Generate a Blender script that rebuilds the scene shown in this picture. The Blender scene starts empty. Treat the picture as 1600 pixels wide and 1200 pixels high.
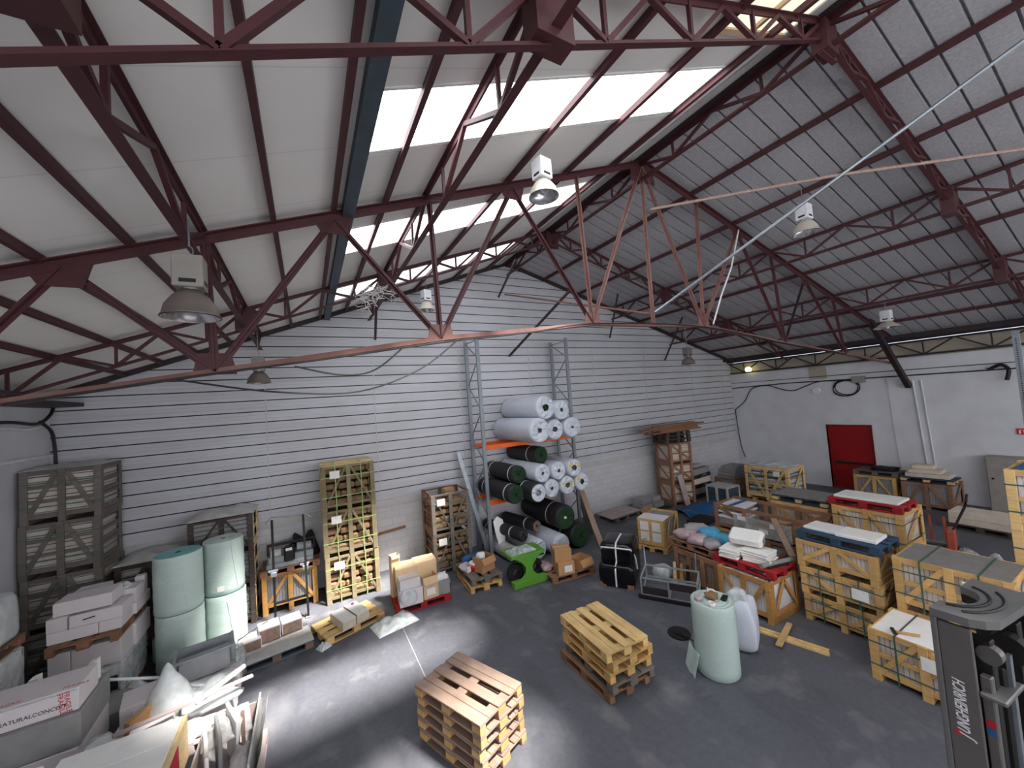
import bpy, math, random
from mathutils import Vector, Matrix
random.seed(7)
PI = math.pi
SC = bpy.context.scene
COL = SC.collection
R = math.radians

# ---------------------------------------------------------------- camera, sky, sun, exposure
cam_d = bpy.data.cameras.new('camera')
cam_d.sensor_width = 36.0
cam_d.lens = 13.29
cam_d.clip_end = 200
cam = bpy.data.objects.new('camera', cam_d)
COL.objects.link(cam)
def cam_matrix(yaw, pitch, roll, loc):
    cy, sy, cp, sp = math.cos(yaw), math.sin(yaw), math.cos(pitch), math.sin(pitch)
    fwd = Vector((sy*cp, cy*cp, sp)); right = Vector((cy, -sy, 0)); up = right.cross(fwd)
    cr, sr = math.cos(roll), math.sin(roll)
    r2 = right*cr + up*sr; u2 = -right*sr + up*cr
    m = Matrix((r2, u2, -fwd)).transposed().to_4x4()
    m.translation = loc
    return m
cam.matrix_world = cam_matrix(0.50073, 0.04768, -0.07498, Vector((0, 0, 4.4)))
SC.camera = cam
world = bpy.data.worlds.new('sky'); SC.world = world; world.use_nodes = True
bg = world.node_tree.nodes['Background']
bg.inputs[0].default_value = (0.75, 0.86, 1.0, 1); bg.inputs[1].default_value = 1.5
sun_d = bpy.data.lights.new('sun', 'SUN'); sun_d.energy = 165.0; sun_d.angle = R(8.5); sun_d.color = (1.0, 0.96, 0.9)
sun = bpy.data.objects.new('sun', sun_d); COL.objects.link(sun)
sun.rotation_euler = Vector((-0.35, 0.455, -1)).to_track_quat('-Z', 'Y').to_euler()
SC.view_settings.view_transform = 'Standard'; SC.view_settings.look = 'None'
SC.view_settings.gamma = 1.0; SC.view_settings.use_curve_mapping = False
SC.view_settings.exposure = 0.0
SKY_GLOW = 8.5          # brightness of the daylit skylight panes
FILL_GLOW = 5.8         # added fill light, glowing panels in the unseen end wall behind the viewpoint

# ---------------------------------------------------------------- materials
MATS = {}
def nt(name):
    m = bpy.data.materials.new(name); m.use_nodes = True
    n = m.node_tree; b = n.nodes['Principled BSDF']
    MATS[name] = m
    return m, n, b
def srgb(r, g, b):
    f = lambda c: (c/12.92 if c <= .04045 else ((c+.055)/1.055)**2.4)
    return (f(r/255), f(g/255), f(b/255), 1)
def mat(name, col, rough=.7, metal=0., var=.12, scale=6., vec=(1, 1, 1), bump=0., rnd=.0, dirt=0., dirtcol=(60, 55, 50), dscale=1.5):
    """noise-varied surface: var = value mottling, rnd = per-object tone change, dirt = blotchy stain"""
    m, n, b = nt(name)
    L = n.links.new
    tc = n.nodes.new('ShaderNodeTexCoord'); mp = n.nodes.new('ShaderNodeMapping'); mp.inputs['Scale'].default_value = vec
    L(tc.outputs['Object'], mp.inputs[0])
    nz = n.nodes.new('ShaderNodeTexNoise'); nz.inputs['Scale'].default_value = scale; nz.inputs['Detail'].default_value = 5
    L(mp.outputs[0], nz.inputs['Vector'])
    mr = n.nodes.new('ShaderNodeMapRange'); mr.inputs[1].default_value = .25; mr.inputs[2].default_value = .75
    mr.inputs[3].default_value = 1-var; mr.inputs[4].default_value = 1+var
    L(nz.outputs['Fac'], mr.inputs[0])
    val = mr.outputs[0]
    if rnd:
        oi = n.nodes.new('ShaderNodeObjectInfo'); r2 = n.nodes.new('ShaderNodeMapRange')
        r2.inputs[3].default_value = 1-rnd; r2.inputs[4].default_value = 1+rnd
        L(oi.outputs['Random'], r2.inputs[0])
        mu = n.nodes.new('ShaderNodeMath'); mu.operation = 'MULTIPLY'; L(val, mu.inputs[0]); L(r2.outputs[0], mu.inputs[1]); val = mu.outputs[0]
    mx = n.nodes.new('ShaderNodeMix'); mx.data_type = 'RGBA'; mx.blend_type = 'MULTIPLY'; mx.inputs[0].default_value = 1
    mx.inputs[6].default_value = srgb(*col); L(val, mx.inputs[7])
    out = mx.outputs[2]
    if dirt:
        n2 = n.nodes.new('ShaderNodeTexNoise'); n2.inputs['Scale'].default_value = dscale; n2.inputs['Detail'].default_value = 6
        L(mp.outputs[0] if vec == (1, 1, 1) else tc.outputs['Object'], n2.inputs['Vector'])
        m2 = n.nodes.new('ShaderNodeMapRange'); m2.inputs[1].default_value = .45; m2.inputs[2].default_value = .75; m2.inputs[4].default_value = dirt
        L(n2.outputs['Fac'], m2.inputs[0])
        x2 = n.nodes.new('ShaderNodeMix'); x2.data_type = 'RGBA'; L(m2.outputs[0], x2.inputs[0]); L(out, x2.inputs[6]); x2.inputs[7].default_value = srgb(*dirtcol)
        out = x2.outputs[2]
    L(out, b.inputs['Base Color'])
    b.inputs['Roughness'].default_value = rough; b.inputs['Metallic'].default_value = metal
    if bump:
        bp = n.nodes.new('ShaderNodeBump'); bp.inputs['Strength'].default_value = bump; bp.inputs['Distance'].default_value = .02
        L(nz.outputs['Fac'], bp.inputs['Height']); L(bp.outputs[0], b.inputs['Normal'])
    return m
def plastic(name, col, alpha, rough=.25):
    m, n, b = nt(name)
    b.inputs['Base Color'].default_value = srgb(*col); b.inputs['Roughness'].default_value = rough
    nz = n.nodes.new('ShaderNodeTexNoise'); nz.inputs['Scale'].default_value = 5; nz.inputs['Detail'].default_value = 4
    tc = n.nodes.new('ShaderNodeTexCoord'); n.links.new(tc.outputs['Object'], nz.inputs['Vector'])
    mr = n.nodes.new('ShaderNodeMapRange'); mr.inputs[1].default_value = .3; mr.inputs[2].default_value = .7
    mr.inputs[3].default_value = max(0, alpha-.2); mr.inputs[4].default_value = min(1, alpha+.2)
    n.links.new(nz.outputs['Fac'], mr.inputs[0]); n.links.new(mr.outputs[0], b.inputs['Alpha'])
    return m

for nm, c in dict(fresh=(218, 182, 124), yellow=(206, 164, 104), orange=(188, 138, 78), brown=(142, 103, 78), weathered=(158, 132, 116), grey=(112, 104, 98), greenish=(132, 120, 92), dark=(72, 60, 54), blond=(226, 198, 150)).items():
    mat('wood_'+nm, c, .8, 0, .16, 2.2, (1.2, 7, 14), .15, .16, .35, tuple(int(v*.55) for v in c), 2.5)
for nm, c in dict(red=(165, 22, 30), blue=(40, 68, 92), slate=(92, 106, 118), navy=(30, 42, 84)).items():
    mat('paint_'+nm, c, .7, 0, .14, 5, (1, 1, 1), .1, .1, .3, tuple(int(v*.5+25) for v in c), 4)
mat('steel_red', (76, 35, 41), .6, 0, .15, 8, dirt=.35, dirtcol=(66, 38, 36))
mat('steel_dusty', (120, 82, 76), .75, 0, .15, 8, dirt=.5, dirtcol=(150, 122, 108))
mat('steel_dark', (48, 34, 36), .6, 0, .15, 8)
mat('steel_blue', (70, 84, 96), .5, .3, .2, 5)
mat('galv', (150, 156, 164), .4, .7, .12, 9)
mat('rack_grey', (138, 144, 152), .5, .3, .1, 9)
mat('rack_orange', (238, 104, 24), .5, 0, .06, 5)
mat('black', (16, 16, 18), .6, 0, .1, 9)
mat('rubber', (22, 22, 24), .85, 0, .2, 9)
mat('cable', (24, 24, 28), .6)
mat('white_paint', (216, 216, 222), .7, 0, .05, 2, dirt=.25, dirtcol=(168, 164, 164), dscale=1.2)
mat('white', (236, 234, 232), .6, 0, .05, 6)
mat('paper', (232, 230, 226), .8, 0, .05, 9)
mat('foam', (240, 238, 234), .9, 0, .06, 20, bump=.2)
mat('carton_white', (214, 206, 208), .75, 0, .05, 4, rnd=.06)
mat('carton_brown', (188, 142, 98), .8, 0, .08, 5, rnd=.08)
mat('carton_light', (214, 184, 148), .8, 0, .08, 5, rnd=.06)
mat('tape', (200, 172, 130), .4)
mat('tile_white', (228, 226, 226), .5, 0, .05, 5, rnd=.05)
mat('tile_beige', (214, 200, 184), .6, 0, .1, 6, rnd=.08)
mat('tile_dusty', (190, 184, 177), .7, 0, .12, 5, rnd=.08)
mat('tile_grey', (142, 140, 140), .6, 0, .14, 6, rnd=.1)
mat('slate_top', (128, 124, 122), .6, 0, .16, 9)
mat('stone_brown', (128, 104, 92), .7, 0, .25, 12, rnd=.1)
mat('stone_mix', (140, 110, 80), .85, 0, .4, 5, (1, 1, 3), .4, .2, .7, (72, 76, 46), 5)
mat('strap_green', (62, 92, 80), .45)
mat('strap_dark', (44, 50, 48), .45)
mat('strap_white', (226, 226, 228), .4)
mat('strap_lime', (150, 176, 110), .45)
mat('bubble', (190, 208, 202), .28, 0, .06, 16, (.6, .6, 7), .3, .04)
mat('bubble_top', (118, 176, 178), .4, 0, .1, 20, bump=.2)
mat('felt_green', (30, 58, 34), .95, 0, .3, 40)
mat('felt_dark', (36, 36, 40), .6, 0, .15, 10)
mat('roll_film', (206, 210, 222), .3, 0, .06, 6, bump=.3)
mat('roll_core', (70, 76, 78), .7)
mat('yellow', (226, 200, 40), .6)
mat('green_machine', (92, 152, 52), .4, 0, .06, 6)
mat('blue_plastic', (38, 88, 150), .5, 0, .2, 6)
mat('blue_tarp', (30, 86, 136), .45, 0, .25, 4, bump=.3)
mat('cyan_bag', (86, 168, 206), .4, 0, .25, 8)
mat('pink_bag', (188, 168, 172), .5, 0, .3, 10, dirt=.4, dirtcol=(196, 70, 96), dscale=6)
mat('grey_bag', (166, 160, 160), .6, 0, .25, 8)
mat('red_plastic', (206, 24, 36), .4)
mat('door_red', (150, 0, 10), .55, 0, .06, 2)
mat('orange_paint', (170, 82, 58), .5)
mat('machine_grey', (150, 156, 160), .5, .2, .1, 6)
mat('mast_grey', (98, 94, 92), .5, .2, .08, 8)
mat('mast_plate', (110, 108, 108), .45, .3, .06, 6)
mat('mast_dark', (26, 24, 24), .55)
mat('grey_panel', (150, 150, 154), .5)
mat('dust_wood', (176, 160, 158), .85, 0, .16, 5, dirt=.5, dirtcol=(120, 100, 96))
mat('black_film', (10, 10, 14), .18, 0, .2, 6, bump=.5)
mat('shade_grey', (124, 114, 110), .5, .3, .1, 6, dirt=.3, dirtcol=(150, 124, 96), dscale=8)
mat('shade_cream', (206, 198, 184), .45, .1, .05, 6)
mat('reflector', (206, 204, 206), .2, .85, .06, 6)
mat('lamp_box_grey', (150, 144, 138), .6)
mat('lamp_box_white', (226, 226, 230), .6)
mat('panel_beige', (176, 166, 150), .8, 0, .1, 2)
mat('rope', (176, 150, 140), .9, 0, .2, 20)
mat('ink_red', (190, 24, 44), .7); mat('ink_black', (40, 36, 40), .7); mat('ink_white', (238, 238, 240), .6)
mat('film_grey', (186, 184, 182), .3, 0, .14, 5, bump=.6)
mat('teal_foam', (110, 170, 165), .7)
plastic('film', (214, 220, 224), .42)
plastic('film_thin', (216, 218, 218), .3)
plastic('film_bag', (222, 228, 230), .7)
m, n, b = nt('bulb_glass'); b.inputs['Base Color'].default_value = (1, 1, 1, 1); b.inputs['Roughness'].default_value = .15
m, n, b = nt('bulb_lit'); b.inputs['Emission Color'].default_value = (1, .93, .45, 1); b.inputs['Emission Strength'].default_value = 3.5
def pane(name, col, glow, clear):
    m, n, b = nt(name); n.nodes.remove(b)
    em = n.nodes.new('ShaderNodeEmission'); em.inputs[0].default_value = col; em.inputs[1].default_value = glow
    tr = n.nodes.new('ShaderNodeBsdfTransparent'); mx = n.nodes.new('ShaderNodeMixShader'); mx.inputs[0].default_value = clear
    n.links.new(em.outputs[0], mx.inputs[1]); n.links.new(tr.outputs[0], mx.inputs[2])
    n.links.new(mx.outputs[0], n.nodes['Material Output'].inputs[0])
pane('skylight_pane', (.93, .97, 1, 1), SKY_GLOW, .45)
pane('skylight_milky', (.93, .97, 1, 1), SKY_GLOW*.35, .0)
pane('window_pane', (.95, .97, 1, 1), FILL_GLOW, .0)
pane('skylight_cream', (1, .93, .76, 1), 1.1, 0.0)

def floor_mat():
    m, n, b = nt('concrete_floor'); L = n.links.new
    tc = n.nodes.new('ShaderNodeTexCoord')
    def noise(sc, det, lo, hi, a, z):
        t = n.nodes.new('ShaderNodeTexNoise'); t.inputs['Scale'].default_value = sc; t.inputs['Detail'].default_value = det
        L(tc.outputs['Object'], t.inputs['Vector'])
        r = n.nodes.new('ShaderNodeMapRange'); r.inputs[1].default_value = lo; r.inputs[2].default_value = hi; r.inputs[3].default_value = a; r.inputs[4].default_value = z
        L(t.outputs['Fac'], r.inputs[0]); return r.outputs[0], t
    base, _ = noise(.5, 8, .3, .7, .86, 1.12)
    fine, t2 = noise(14, 6, .3, .7, .9, 1.1)
    scuff, _ = noise(1.6, 10, .56, .76, 0, .55)
    mp = n.nodes.new('ShaderNodeMapping'); mp.inputs['Rotation'].default_value = (0, 0, R(-38)); mp.inputs['Scale'].default_value = (1.7, .6, 1); L(tc.outputs['Object'], mp.inputs[0])
    ts = n.nodes.new('ShaderNodeTexNoise'); ts.inputs['Scale'].default_value = .8; ts.inputs['Detail'].default_value = 9; L(mp.outputs[0], ts.inputs['Vector'])
    rs = n.nodes.new('ShaderNodeMapRange'); rs.inputs[1].default_value = .56; rs.inputs[2].default_value = .8; rs.inputs[4].default_value = .55; L(ts.outputs['Fac'], rs.inputs[0])
    rd = n.nodes.new('ShaderNodeMapRange'); rd.inputs[1].default_value = .42; rd.inputs[2].default_value = .22; rd.inputs[3].default_value = 1; rd.inputs[4].default_value = .6; L(ts.outputs['Fac'], rd.inputs[0])
    speck, _ = noise(55, 2, .73, .78, 0, .8)
    def mul(a, c):
        k = n.nodes.new('ShaderNodeMath'); k.operation = 'MULTIPLY'; L(a, k.inputs[0]); L(c, k.inputs[1]); return k.outputs[0]
    x = n.nodes.new('ShaderNodeMix'); x.data_type = 'RGBA'; x.blend_type = 'MULTIPLY'; x.inputs[0].default_value = 1
    x.inputs[6].default_value = srgb(89, 90, 98); L(mul(mul(base, fine), rd.outputs[0]), x.inputs[7])
    y = n.nodes.new('ShaderNodeMix'); y.data_type = 'RGBA'; mxx = n.nodes.new('ShaderNodeMath'); mxx.operation = 'MAXIMUM'; L(scuff, mxx.inputs[0]); L(rs.outputs[0], mxx.inputs[1]); L(mxx.outputs[0], y.inputs[0]); L(x.outputs[2], y.inputs[6]); y.inputs[7].default_value = srgb(150, 148, 148)
    z = n.nodes.new('ShaderNodeMix'); z.data_type = 'RGBA'; L(speck, z.inputs[0]); L(y.outputs[2], z.inputs[6]); z.inputs[7].default_value = srgb(150, 148, 146)
    L(z.outputs[2], b.inputs['Base Color']); b.inputs['Roughness'].default_value = .62
    bp = n.nodes.new('ShaderNodeBump'); bp.inputs['Strength'].default_value = .08; L(t2.outputs['Fac'], bp.inputs['Height']); L(bp.outputs[0], b.inputs['Normal'])
floor_mat()
def block_mat():
    m, n, b = nt('painted_blocks'); L = n.links.new
    tc = n.nodes.new('ShaderNodeTexCoord'); mp = n.nodes.new('ShaderNodeMapping'); mp.inputs['Rotation'].default_value = (R(90), 0, 0)
    L(tc.outputs['Object'], mp.inputs[0])
    br = n.nodes.new('ShaderNodeTexBrick'); br.inputs['Scale'].default_value = 1; br.inputs['Brick Width'].default_value = .4; br.inputs['Row Height'].default_value = .2
    br.inputs['Mortar Size'].default_value = .006; br.inputs['Color1'].default_value = srgb(206, 204, 208); br.inputs['Color2'].default_value = srgb(198, 197, 202); br.inputs['Mortar'].default_value = srgb(178, 176, 180)
    L(mp.outputs[0], br.inputs['Vector']); L(br.outputs['Color'], b.inputs['Base Color']); b.inputs['Roughness'].default_value = .8
    bp = n.nodes.new('ShaderNodeBump'); bp.inputs['Strength'].default_value = .25; bp.invert = True; bp.inputs['Distance'].default_value = .01
    L(br.outputs['Fac'], bp.inputs['Height']); L(bp.outputs[0], b.inputs['Normal'])
block_mat()
def ceiling_mat():
    m, n, b = nt('roof_panel_white'); L = n.links.new
    tc = n.nodes.new('ShaderNodeTexCoord'); sx = n.nodes.new('ShaderNodeSeparateXYZ'); L(tc.outputs['Object'], sx.inputs[0])
    k = n.nodes.new('ShaderNodeMath'); k.operation = 'PINGPONG'; L(sx.outputs[1], k.inputs[0]); k.inputs[1].default_value = .5
    g = n.nodes.new('ShaderNodeMapRange'); g.inputs[1].default_value = 0; g.inputs[2].default_value = .012; g.inputs[3].default_value = .82; g.inputs[4].default_value = 1
    L(k.outputs[0], g.inputs[0])
    nz = n.nodes.new('ShaderNodeTexNoise'); nz.inputs['Scale'].default_value = 1.2; nz.inputs['Detail'].default_value = 6; L(tc.outputs['Object'], nz.inputs['Vector'])
    r = n.nodes.new('ShaderNodeMapRange'); r.inputs[3].default_value = .94; r.inputs[4].default_value = 1.06; L(nz.outputs['Fac'], r.inputs[0])
    mu = n.nodes.new('ShaderNodeMath'); mu.operation = 'MULTIPLY'; L(g.outputs[0], mu.inputs[0]); L(r.outputs[0], mu.inputs[1])
    x = n.nodes.new('ShaderNodeMix'); x.data_type = 'RGBA'; x.blend_type = 'MULTIPLY'; x.inputs[0].default_value = 1; x.inputs[6].default_value = srgb(236, 233, 230); L(mu.outputs[0], x.inputs[7])
    L(x.outputs[2], b.inputs['Base Color']); b.inputs['Roughness'].default_value = .6
ceiling_mat()
mat('roof_metal', (176, 174, 178), .6, .1, .16, 26, bump=.3)
mat('cladding', (198, 198, 205), .5, .05, .07, 1.2, (.35, 1, 6), 0, 0, .3, (164, 158, 152), .7)
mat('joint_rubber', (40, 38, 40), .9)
mat('flashing', (190, 188, 188), .6, 0, .1, 2)

# ---------------------------------------------------------------- mesh builder
class MB:
    def __init__(s): s.v = []; s.f = []
    def add(s, vs, fs):
        k = len(s.v); s.v += [tuple(v) for v in vs]; s.f += [tuple(i+k for i in f) for f in fs]; return s
    def hexa(s, p, c=0):
        """p: 8 corners, bottom 4 ccw then top 4 ccw"""
        return s.add(p, [(3, 2, 1, 0), (4, 5, 6, 7), (0, 1, 5, 4), (1, 2, 6, 5), (2, 3, 7, 6), (3, 0, 4, 7)])
    def box(s, x0, x1, y0, y1, z0, z1, c=0.):
        if c <= 0: return s.hexa([(x0, y0, z0), (x1, y0, z0), (x1, y1, z0), (x0, y1, z0), (x0, y0, z1), (x1, y0, z1), (x1, y1, z1), (x0, y1, z1)])
        return s.fbox(Matrix.Translation(((x0+x1)/2, (y0+y1)/2, (z0+z1)/2)), x1-x0, y1-y0, z1-z0, c)
    def fbox(s, M, sx, sy, sz, c=0.):
        """box centred on M, chamfered by c"""
        hx, hy, hz = sx/2, sy/2, sz/2
        c = min(c, hx*.45, hy*.45, hz*.45)
        if c <= 0:
            return s.hexa([M @ Vector(p) for p in ((-hx, -hy, -hz), (hx, -hy, -hz), (hx, hy, -hz), (-hx, hy, -hz), (-hx, -hy, hz), (hx, -hy, hz), (hx, hy, hz), (-hx, hy, hz))])
        vs = []; idx = {}
        for a in (-1, 1):
            for b_ in (-1, 1):
                for d in (-1, 1):
                    for ax in range(3):
                        p = [a*(hx-c), b_*(hy-c), d*(hz-c)]; p[ax] = (a*hx, b_*hy, d*hz)[ax]
                        idx[(a, b_, d, ax)] = len(vs); vs.append(M @ Vector(p))
        fs = []
        def orient(f):
            q = [vs[i] for i in f]; cen = sum(q, Vector())/len(q) - M.translation
            return f if (q[1]-q[0]).cross(q[2]-q[1]).dot(cen) > 0 else f[::-1]
        for ax in range(3):
            o = [i for i in range(3) if i != ax]
            for sg in (-1, 1):
                f = []
                for u, w in ((-1, -1), (1, -1), (1, 1), (-1, 1)):
                    k = [0, 0, 0]; k[ax] = sg; k[o[0]] = u; k[o[1]] = w; f.append(idx[(k[0], k[1], k[2], ax)])
                fs.append(orient(tuple(f)))
            for u in (-1, 1):
                for w in (-1, 1):
                    def K(t):
                        k = [0, 0, 0]; k[ax] = t; k[o[0]] = u; k[o[1]] = w; return tuple(k)
                    fs.append(orient((idx[K(-1)+(o[0],)], idx[K(1)+(o[0],)], idx[K(1)+(o[1],)], idx[K(-1)+(o[1],)])))
        for a in (-1, 1):
            for b_ in (-1, 1):
                for d in (-1, 1): fs.append(orient((idx[(a, b_, d, 0)], idx[(a, b_, d, 1)], idx[(a, b_, d, 2)])))
        return s.add(vs, fs)
    @staticmethod
    def frame(p, q, up=(0, 0, 1)):
        p, q = Vector(p), Vector(q); d = (q-p); L = d.length; d = d/L
        u = Vector(up)
        if abs(d.dot(u)) > .98: u = Vector((0, 1, 0))
        a = u.cross(d).normalized(); b_ = d.cross(a)
        return Matrix(((d.x, a.x, b_.x, (p.x+q.x)/2), (d.y, a.y, b_.y, (p.y+q.y)/2), (d.z, a.z, b_.z, (p.z+q.z)/2), (0, 0, 0, 1))), L
    def beam(s, p, q, w, h, c=0., up=(0, 0, 1)):
        M, L = s.frame(p, q, up); return s.fbox(M, L, w, h, c)
    def angle(s, p, q, w, t=.008, up=(0, 0, 1), flip=1):
        """pair of steel angles back to back: a T of two thin legs"""
        M, L = s.frame(p, q, up)
        s.fbox(M @ Matrix.Translation((0, 0, flip*w*.5)), L, w*1.5, t)
        s.fbox(M @ Matrix.Translation((0, 0, 0)), L, t*2, w)
        return s
    def cyl(s, p, q, r, n=12, r2=None, cap=True):
        M, L = s.frame(p, q); r2 = r if r2 is None else r2
        vs = [M @ Vector((-L/2, r*math.cos(2*PI*i/n), r*math.sin(2*PI*i/n))) for i in range(n)] + [M @ Vector((L/2, r2*math.cos(2*PI*i/n), r2*math.sin(2*PI*i/n))) for i in range(n)]
        fs = [(i, (i+1) % n, n+(i+1) % n, n+i) for i in range(n)]
        if cap: fs += [tuple(range(n))[::-1], tuple(range(n, 2*n))]
        return s.add(vs, fs)
    def lathe(s, prof, n=24, M=Matrix.Identity(4), close=False):
        m = len(prof)
        vs = [M @ Vector((r*math.cos(2*PI*i/n), r*math.sin(2*PI*i/n), z)) for i in range(n) for r, z in prof]
        fs = []
        for i in range(n):
            j = (i+1) % n
            for k in range(m if close else m-1):
                k2 = (k+1) % m
                fs.append((i*m+k, j*m+k, j*m+k2, i*m+k2))
        return s.add(vs, fs)
    def tube(s, pts, r, n=6):
        pts = [Vector(p) for p in pts]; rings = []
        for i, p in enumerate(pts):
            d = (pts[min(i+1, len(pts)-1)]-pts[max(i-1, 0)]).normalized()
            u = Vector((0, 0, 1)) if abs(d.z) < .95 else Vector((0, 1, 0))
            a = u.cross(d).normalized(); b_ = d.cross(a)
            rings.append([p+a*(r*math.cos(2*PI*k/n))+b_*(r*math.sin(2*PI*k/n)) for k in range(n)])
        vs = [v for g in rings for v in g]
        fs = [(i*n+k, i*n+(k+1) % n, (i+1)*n+(k+1) % n, (i+1)*n+k) for i in range(len(pts)-1) for k in range(n)]
        fs += [tuple(range(n))[::-1], tuple(range((len(pts)-1)*n, len(pts)*n))]
        return s.add(vs, fs)
    def prism(s, poly, M, t):
        """2-D polygon in M's xy plane, extruded t along its z"""
        n = len(poly)
        vs = [M @ Vector((x, y, 0)) for x, y in poly] + [M @ Vector((x, y, t)) for x, y in poly]
        return s.add(vs, [tuple(range(n))[::-1], tuple(range(n, 2*n))] + [(i, (i+1) % n, n+(i+1) % n, n+i) for i in range(n)])
    def blob(s, M, sx, sy, sz, seed, n=14, m=8, amp=.12, sq=.6):
        """soft lumpy sack, flat underneath: superellipsoid with noise"""
        rnd = random.Random(seed); ph = [rnd.uniform(0, 6.28) for _ in range(9)]
        def sg(x, e): return math.copysign(abs(x)**e, x)
        vs = []
        for j in range(m+1):
            v = -PI/2+PI*j/m
            for i in range(n):
                u = 2*PI*i/n
                k = 1+amp*(math.sin(3*u+ph[0]+2*v)+.7*math.sin(5*u+ph[1]-3*v)+.6*math.sin(7*u+4*v+ph[2]))*math.cos(v)
                x = sx*sg(math.cos(v), sq)*sg(math.cos(u), sq)*k; y = sy*sg(math.cos(v), sq)*sg(math.sin(u), sq)*k
                z = sz*(sg(math.sin(v), sq)+1+amp*math.sin(4*u+ph[3])*math.cos(v))
                vs.append(M @ Vector((x, y, max(0, z))))
        fs = [(j*n+i, j*n+(i+1) % n, (j+1)*n+(i+1) % n, (j+1)*n+i) for j in range(m) for i in range(n)]
        return s.add(vs, fs)
    def sheet(s, x0, x1, y0, y1, fn, nx=14, ny=14, t=.004):
        """a crumpled sheet with thickness, z from fn(u,v)"""
        top = [(x0+(x1-x0)*i/nx, y0+(y1-y0)*j/ny, fn(i/nx, j/ny)) for j in range(ny+1) for i in range(nx+1)]
        k = len(top); W = nx+1
        bot = [(x, y, z-t) for x, y, z in top]
        fs = [(j*W+i, j*W+i+1, (j+1)*W+i+1, (j+1)*W+i) for j in range(ny) for i in range(nx)]
        fs += [tuple(k+q for q in f[::-1]) for f in fs]
        edge = [i for i in range(W)] + [j*W+nx for j in range(1, ny+1)] + [ny*W+i for i in range(nx-1, -1, -1)] + [j*W for j in range(ny-1, 0, -1)]
        fs += [(edge[(q+1) % len(edge)], edge[q], edge[q]+k, edge[(q+1) % len(edge)]+k) for q in range(len(edge))]
        return s.add(top+bot, fs)
def obj(name, mb, mt, parent=None, smooth=False, label=None):
    me = bpy.data.meshes.new(name); me.from_pydata(mb.v, [], mb.f); me.update()
    me.materials.append(MATS[mt])
    if smooth:
        me.polygons.foreach_set('use_smooth', [True]*len(me.polygons))
    o = bpy.data.objects.new(name, me); COL.objects.link(o)
    if parent: o.parent = parent
    if label: o['label'] = label
    return o
def tag(o, label, cat, group=None, kind=None):
    if label: o['label'] = label
    if cat: o['category'] = cat
    if group: o['group'] = group
    if kind: o['kind'] = kind
    return o
def struct(name, mb, mt, label=None, parent=None):
    o = obj(name, mb, mt, parent)
    if not parent: o['kind'] = 'structure'
    if label: o['label'] = label
    return o
def thing(name, label, cat, loc=(0, 0, 0), rz=0, group=None):
    o = bpy.data.objects.new(name, None); COL.objects.link(o); o.empty_display_size = .1
    o.location = loc; o.rotation_euler = (0, 0, rz)
    return tag(o, label, cat, group)
KIDS = {}
def dup(root, loc, rz, label, group=None, mt=None):
    r = root.copy(); COL.objects.link(r); r.location = loc; r.rotation_euler = (0, 0, rz); r['label'] = label
    if group: r['group'] = group
    for ch in [o for o in root.children]:
        c = ch.copy(); COL.objects.link(c); c.parent = r
        for g in [o for o in ch.children]:
            d = g.copy(); COL.objects.link(d); d.parent = c
    return r
def text(body, mt, size, M, parent, name='lettering', extr=.001, shear=0., sx=1., bold=.0):
    cu = bpy.data.curves.new('lettering', 'FONT'); cu.body = body; cu.size = size; cu.extrude = extr; cu.shear = shear; cu.offset = bold*size
    cu.align_x = 'LEFT'; cu.space_line = .8
    tmp = bpy.data.objects.new('lettering_tmp', cu); COL.objects.link(tmp)
    dg = bpy.context.evaluated_depsgraph_get()
    me = bpy.data.meshes.new_from_object(tmp.evaluated_get(dg))
    bpy.data.objects.remove(tmp); bpy.data.curves.remove(cu)
    me.transform(M @ Matrix.Diagonal((sx, 1, 1, 1))); me.materials.clear(); me.materials.append(MATS[mt])
    o = bpy.data.objects.new(name, me); COL.objects.link(o); o.parent = parent
    return o
# ---------------------------------------------------------------- building shell
XL, XR, YG, YB = -4.6, 18.6, 11.3, -6.5
RX, RZ, SL, SR = 6.3, 9.25, .365, .29
def zl(x): return RZ - SL*(RX-x)
def zr(x): return RZ - SR*(x-RX)
def zroof(x): return zl(x) if x < RX else zr(x)
o = struct('floor', MB().box(XL-.3, XR+.5, YB-.3, YG+.3, -.25, 0), 'concrete_floor', 'grey concrete warehouse floor, worn and speckled')
for i, (x, y, rx, ry) in enumerate(()): pass
# joints cut in the slab
struct('trim_1', MB().box(1.52, 1.535, 3, 9.2, 0, .002), 'tile_grey', 'pale joint line in the concrete floor', None)

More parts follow.
